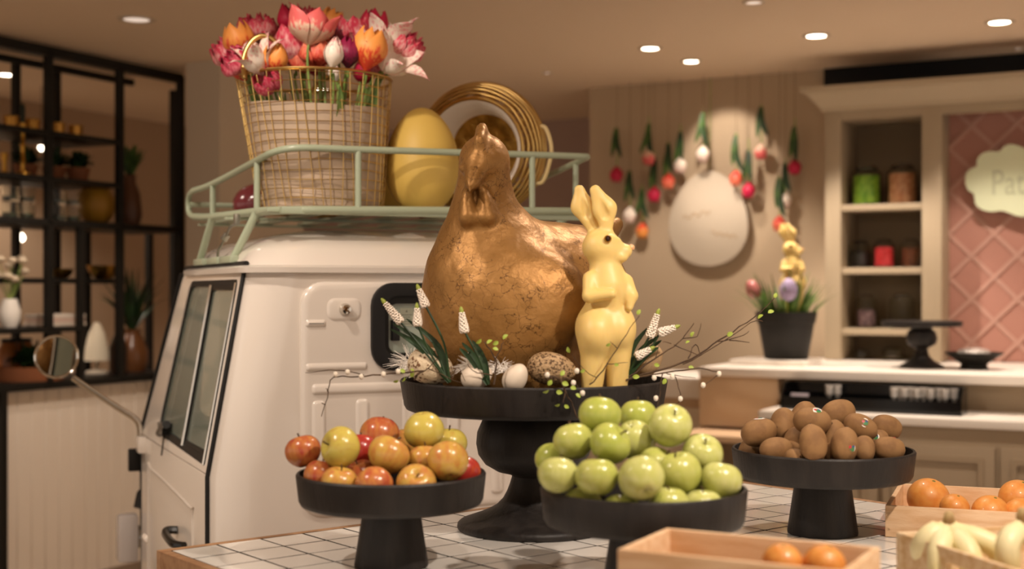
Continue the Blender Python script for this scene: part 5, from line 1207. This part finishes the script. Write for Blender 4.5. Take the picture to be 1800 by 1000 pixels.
# black cake stand, pan of glasses, boards on the slab
p = rw(on_c(1620, 500, 5.5)[0], 5.5, 1.0385)
lathe_thing('black_cake_stand', 'flat black cake stand with a bulbous stem on the white slab', 'cake stand', p, [('plate', [(0, .168), (.155, .168), (.158, .172), (.158, .188), (.152, .19), (0, .19)], BLACKW), ('pedestal', [(0, 0), (.088, 0), (.088, .008), (.05, .028), (.03, .05), (.024, .075), (.03, .082), (.055, .095), (.062, .118), (.055, .145), (.04, .158), (.045, .168), (0, .168)], BLACKW)])
p = rw(on_c(1712, 500, 5.5)[0], 5.5, 1.0385)
lathe_thing('footed_pan', 'black footed pan filled with crystal pieces on the white slab', 'bowl', p, [('bowl', [(0, .02), (.05, .02), (.085, .045), (.112, .062), (.112, .067), (.09, .056), (.05, .03), (0, .028)], BLACKM), ('foot', [(0, 0), (.055, 0), (.05, .02), (0, .02)], BLACKM), ('crystals', [(0, .03), (.055, .035), (.07, .055), (.06, .075), (.03, .084), (0, .086)], mat('crystal', 'e8e4de', .12, bump=1, bscale=70, metal=.6))])
bd = room('white_board', 'white board lying on the slab under the black flower pot', 'board', on_c(1360, 500, 5.45)[0], 5.45, 1.0385)
MB().bb((-.16, -.11, 0), (.16, .17, .022)).build('board', WHITE, bd, bevel=.004)
# flower pot with grass, bunny, eggs
fp_c = 5.5; fp = rw(on_c(1382, 500, fp_c)[0], fp_c, 1.061)
POTB = mat('pot_black', '16130f', .6)
gp = thing('flower_pot', 'matt black flower pot planted with green grass on the slab', 'flower pot', fp)
MB().lathe([(0, 0), (.088, 0), (.092, .006), (.117, .15), (.122, .152), (.13, .20), (.124, .20), (.116, .16), (.112, .15), (0, .145)], 40).build('pot', POTB, gp, angle=.5)
MB().lathe([(0, .172), (.08, .17), (.116, .16)], 24).build('soil', mat('soil', '2c2016', .95), gp)
rn = random.Random(8); GRS = mat('grass_blade', '5f7f30', .5, col2='3c5a1e', scale=12)
for k in range(110):
    a = rn.uniform(0, 2*PI); r = .10*math.sqrt(rn.random()); l = rn.uniform(.12, .24); ln = rn.uniform(.2, 1.0)
    b = V((math.cos(a)*r, math.sin(a)*r, .165)); d = V((math.cos(a)*ln, math.sin(a)*ln, 1)).normalized(); e = b+d*l; e.z -= .04*ln
    MB().ribbon([b, b+d*l*.55, e], [.006, .0055, .0006], (math.cos(a), math.sin(a), .1), .2).build('grass_blade', GRS, gp)
sb = ob('rabbit_candle', rab.data, None, None, rw(on_c(1392, 500, fp_c)[0], fp_c, 1.061+.17), (0, 0, PHI))
for ch in [c for c in rab.children]:
    k = ch.copy(); COL.objects.link(k); k.parent = sb
tag(sb, 'pale yellow rabbit figure set in the grass of the black flower pot', 'rabbit figure')
def egg_c(px, py, c, r, label, m, tilt):
    t_, z, D = on_c(px, py, c); o = ob('easter_egg', EGG.copy(), m, None, rw(t_, c, z), tilt, r); tag(o, label, 'egg')
egg_c(1386, 509, 5.38, .037, 'lilac egg leaning on the rim of the black flower pot', mat('lilac_egg', 'a795b8', .5), (.1, .05, 0))
egg_c(1324, 508, 5.44, .032, 'shiny pink egg at the left of the black flower pot', mat('pink_egg', 'b8706c', .2, coat=.6), (0, -.45, 0))
# ================================================================== egg plaque and hanging tulips
et, ez, eD = on_c(1243, 382, 6.15)
pl = room('egg_plaque', 'large white egg-shaped plaque hanging on the back wall', 'plaque', et, 6.18, ez)
es = eD/F
out = []
for k in range(64):
    a = 2*PI*k/64; r = 67*(1-.16*math.sin(a)); out.append((math.cos(a)*r*es*1.08, (math.sin(a)*84-2)*es))
MB().prism(out, lambda u, v, d: (u, d, v), -.02, .0).build('board', mat('plaque_white', 'bcae9a', .6), pl, bevel=.003)
MB().tube([(0, -.005, .2), (0, .01, .45), (0, .02, .8)], .002, 5).build('cord', STEM, pl)
q = smoothpath([V((.02+.0115*k, -.0205, -.075+.010*math.sin(k*2.1)-.002*k)) for k in range(12)], 5); MB().tube(q, .0032, 5).build('script_mark', mat('plaque_tan', 'b39a7c', .7), pl)
q = smoothpath([V((-.13+.014*k, -.0205, .0+.012*math.sin(k*1.9)+.003*k)) for k in range(11)], 5); MB().tube(q, .0032, 5).build('script_mark', mat('plaque_tan', 'b39a7c', .7), pl)
def hanging(px, py, c, colr, label, leaf, size=30, top=150):
    t_, z, D = on_c(px, py, c); L = size*D/F; t = room('hanging_tulip', label, 'tulip', t_, c, z, 'tulips hanging upside down on the back wall')
    for i, cnt, s, off in LAYER['cup']:
        for k in range(cnt): ob('petal', pmesh('cup', i, colr), None, t, (0, 0, L*.5), Euler((PI, 0, 2*PI*(k+off)/cnt)), L*s)
    lz = z and (on_c(px, leaf, c)[1]-z)
    MB().tube(smoothpath([(0, 0, L*.5), (.006, 0, lz*.6), (0, 0, lz+.06)], 5), .003, 6).build('stem', STEM, t)
    MB().tube([(0, 0, lz+.05), (0, .005, CEIL-z-.002)], .0012, 5).build('string', mat('twine', '7a684c', .8), t)
    rn = random.Random(int(px))
    for sx, m in ((1, DARKLEAF), (-1, LEAF)):
        a = rn.uniform(-.01, .03); b = rn.uniform(-.06, .04)
        pts = smoothpath([(0, 0, lz+.04+b), (sx*.006, -.01, lz-.03+b), (sx*(.016+a), -.012, lz-.11+b)], 5); n = len(pts)
        MB().ribbon(pts, [.015*math.sin(PI*(.12+.88*i/(n-1)))**.8+.0005 for i in range(n)], (0, -1, 0), .25).build('leaf', m, t)
for a in [(1084, 306, 6.16, 'red', 'crimson hanging tulip farthest to the left', 245), (1150, 341, 6.16, 'red', 'crimson hanging tulip just left of the egg plaque', 285), (1175, 318, 6.12, 'coral', 'orange hanging tulip left of the egg plaque, beside a crimson one', 270),
          (1129, 405, 6.16, 'orange', 'lowest hanging tulip, orange, at the left', 345), (1107, 377, 6.12, 'white', 'cream hanging tulip above the lowest orange one', 320), (1196, 290, 6.14, 'white', 'small cream hanging tulip above the left of the plaque', 240),
          (1236, 270, 6.10, 'white', 'brightly lit white hanging tulip above the plaque', 225), (1141, 276, 6.12, 'pale', 'faint pink hanging tulip at upper left', 225), (1294, 313, 6.12, 'coral', 'orange hanging tulip touching the right edge of the plaque', 255),
          (1316, 334, 6.14, 'red', 'crimson hanging tulip right of the plaque', 265), (1338, 266, 6.16, 'pale', 'pink hanging tulip at upper right of the plaque', 205), (1380, 351, 6.16, 'white', 'cream hanging tulip near the cabinet', 300),
          (1370, 393, 6.14, 'coral', 'red-orange hanging tulip just above the small rabbit', 330), (1397, 293, 6.16, 'red', 'crimson hanging tulip nearest to the cabinet', 230)]: hanging(*a)
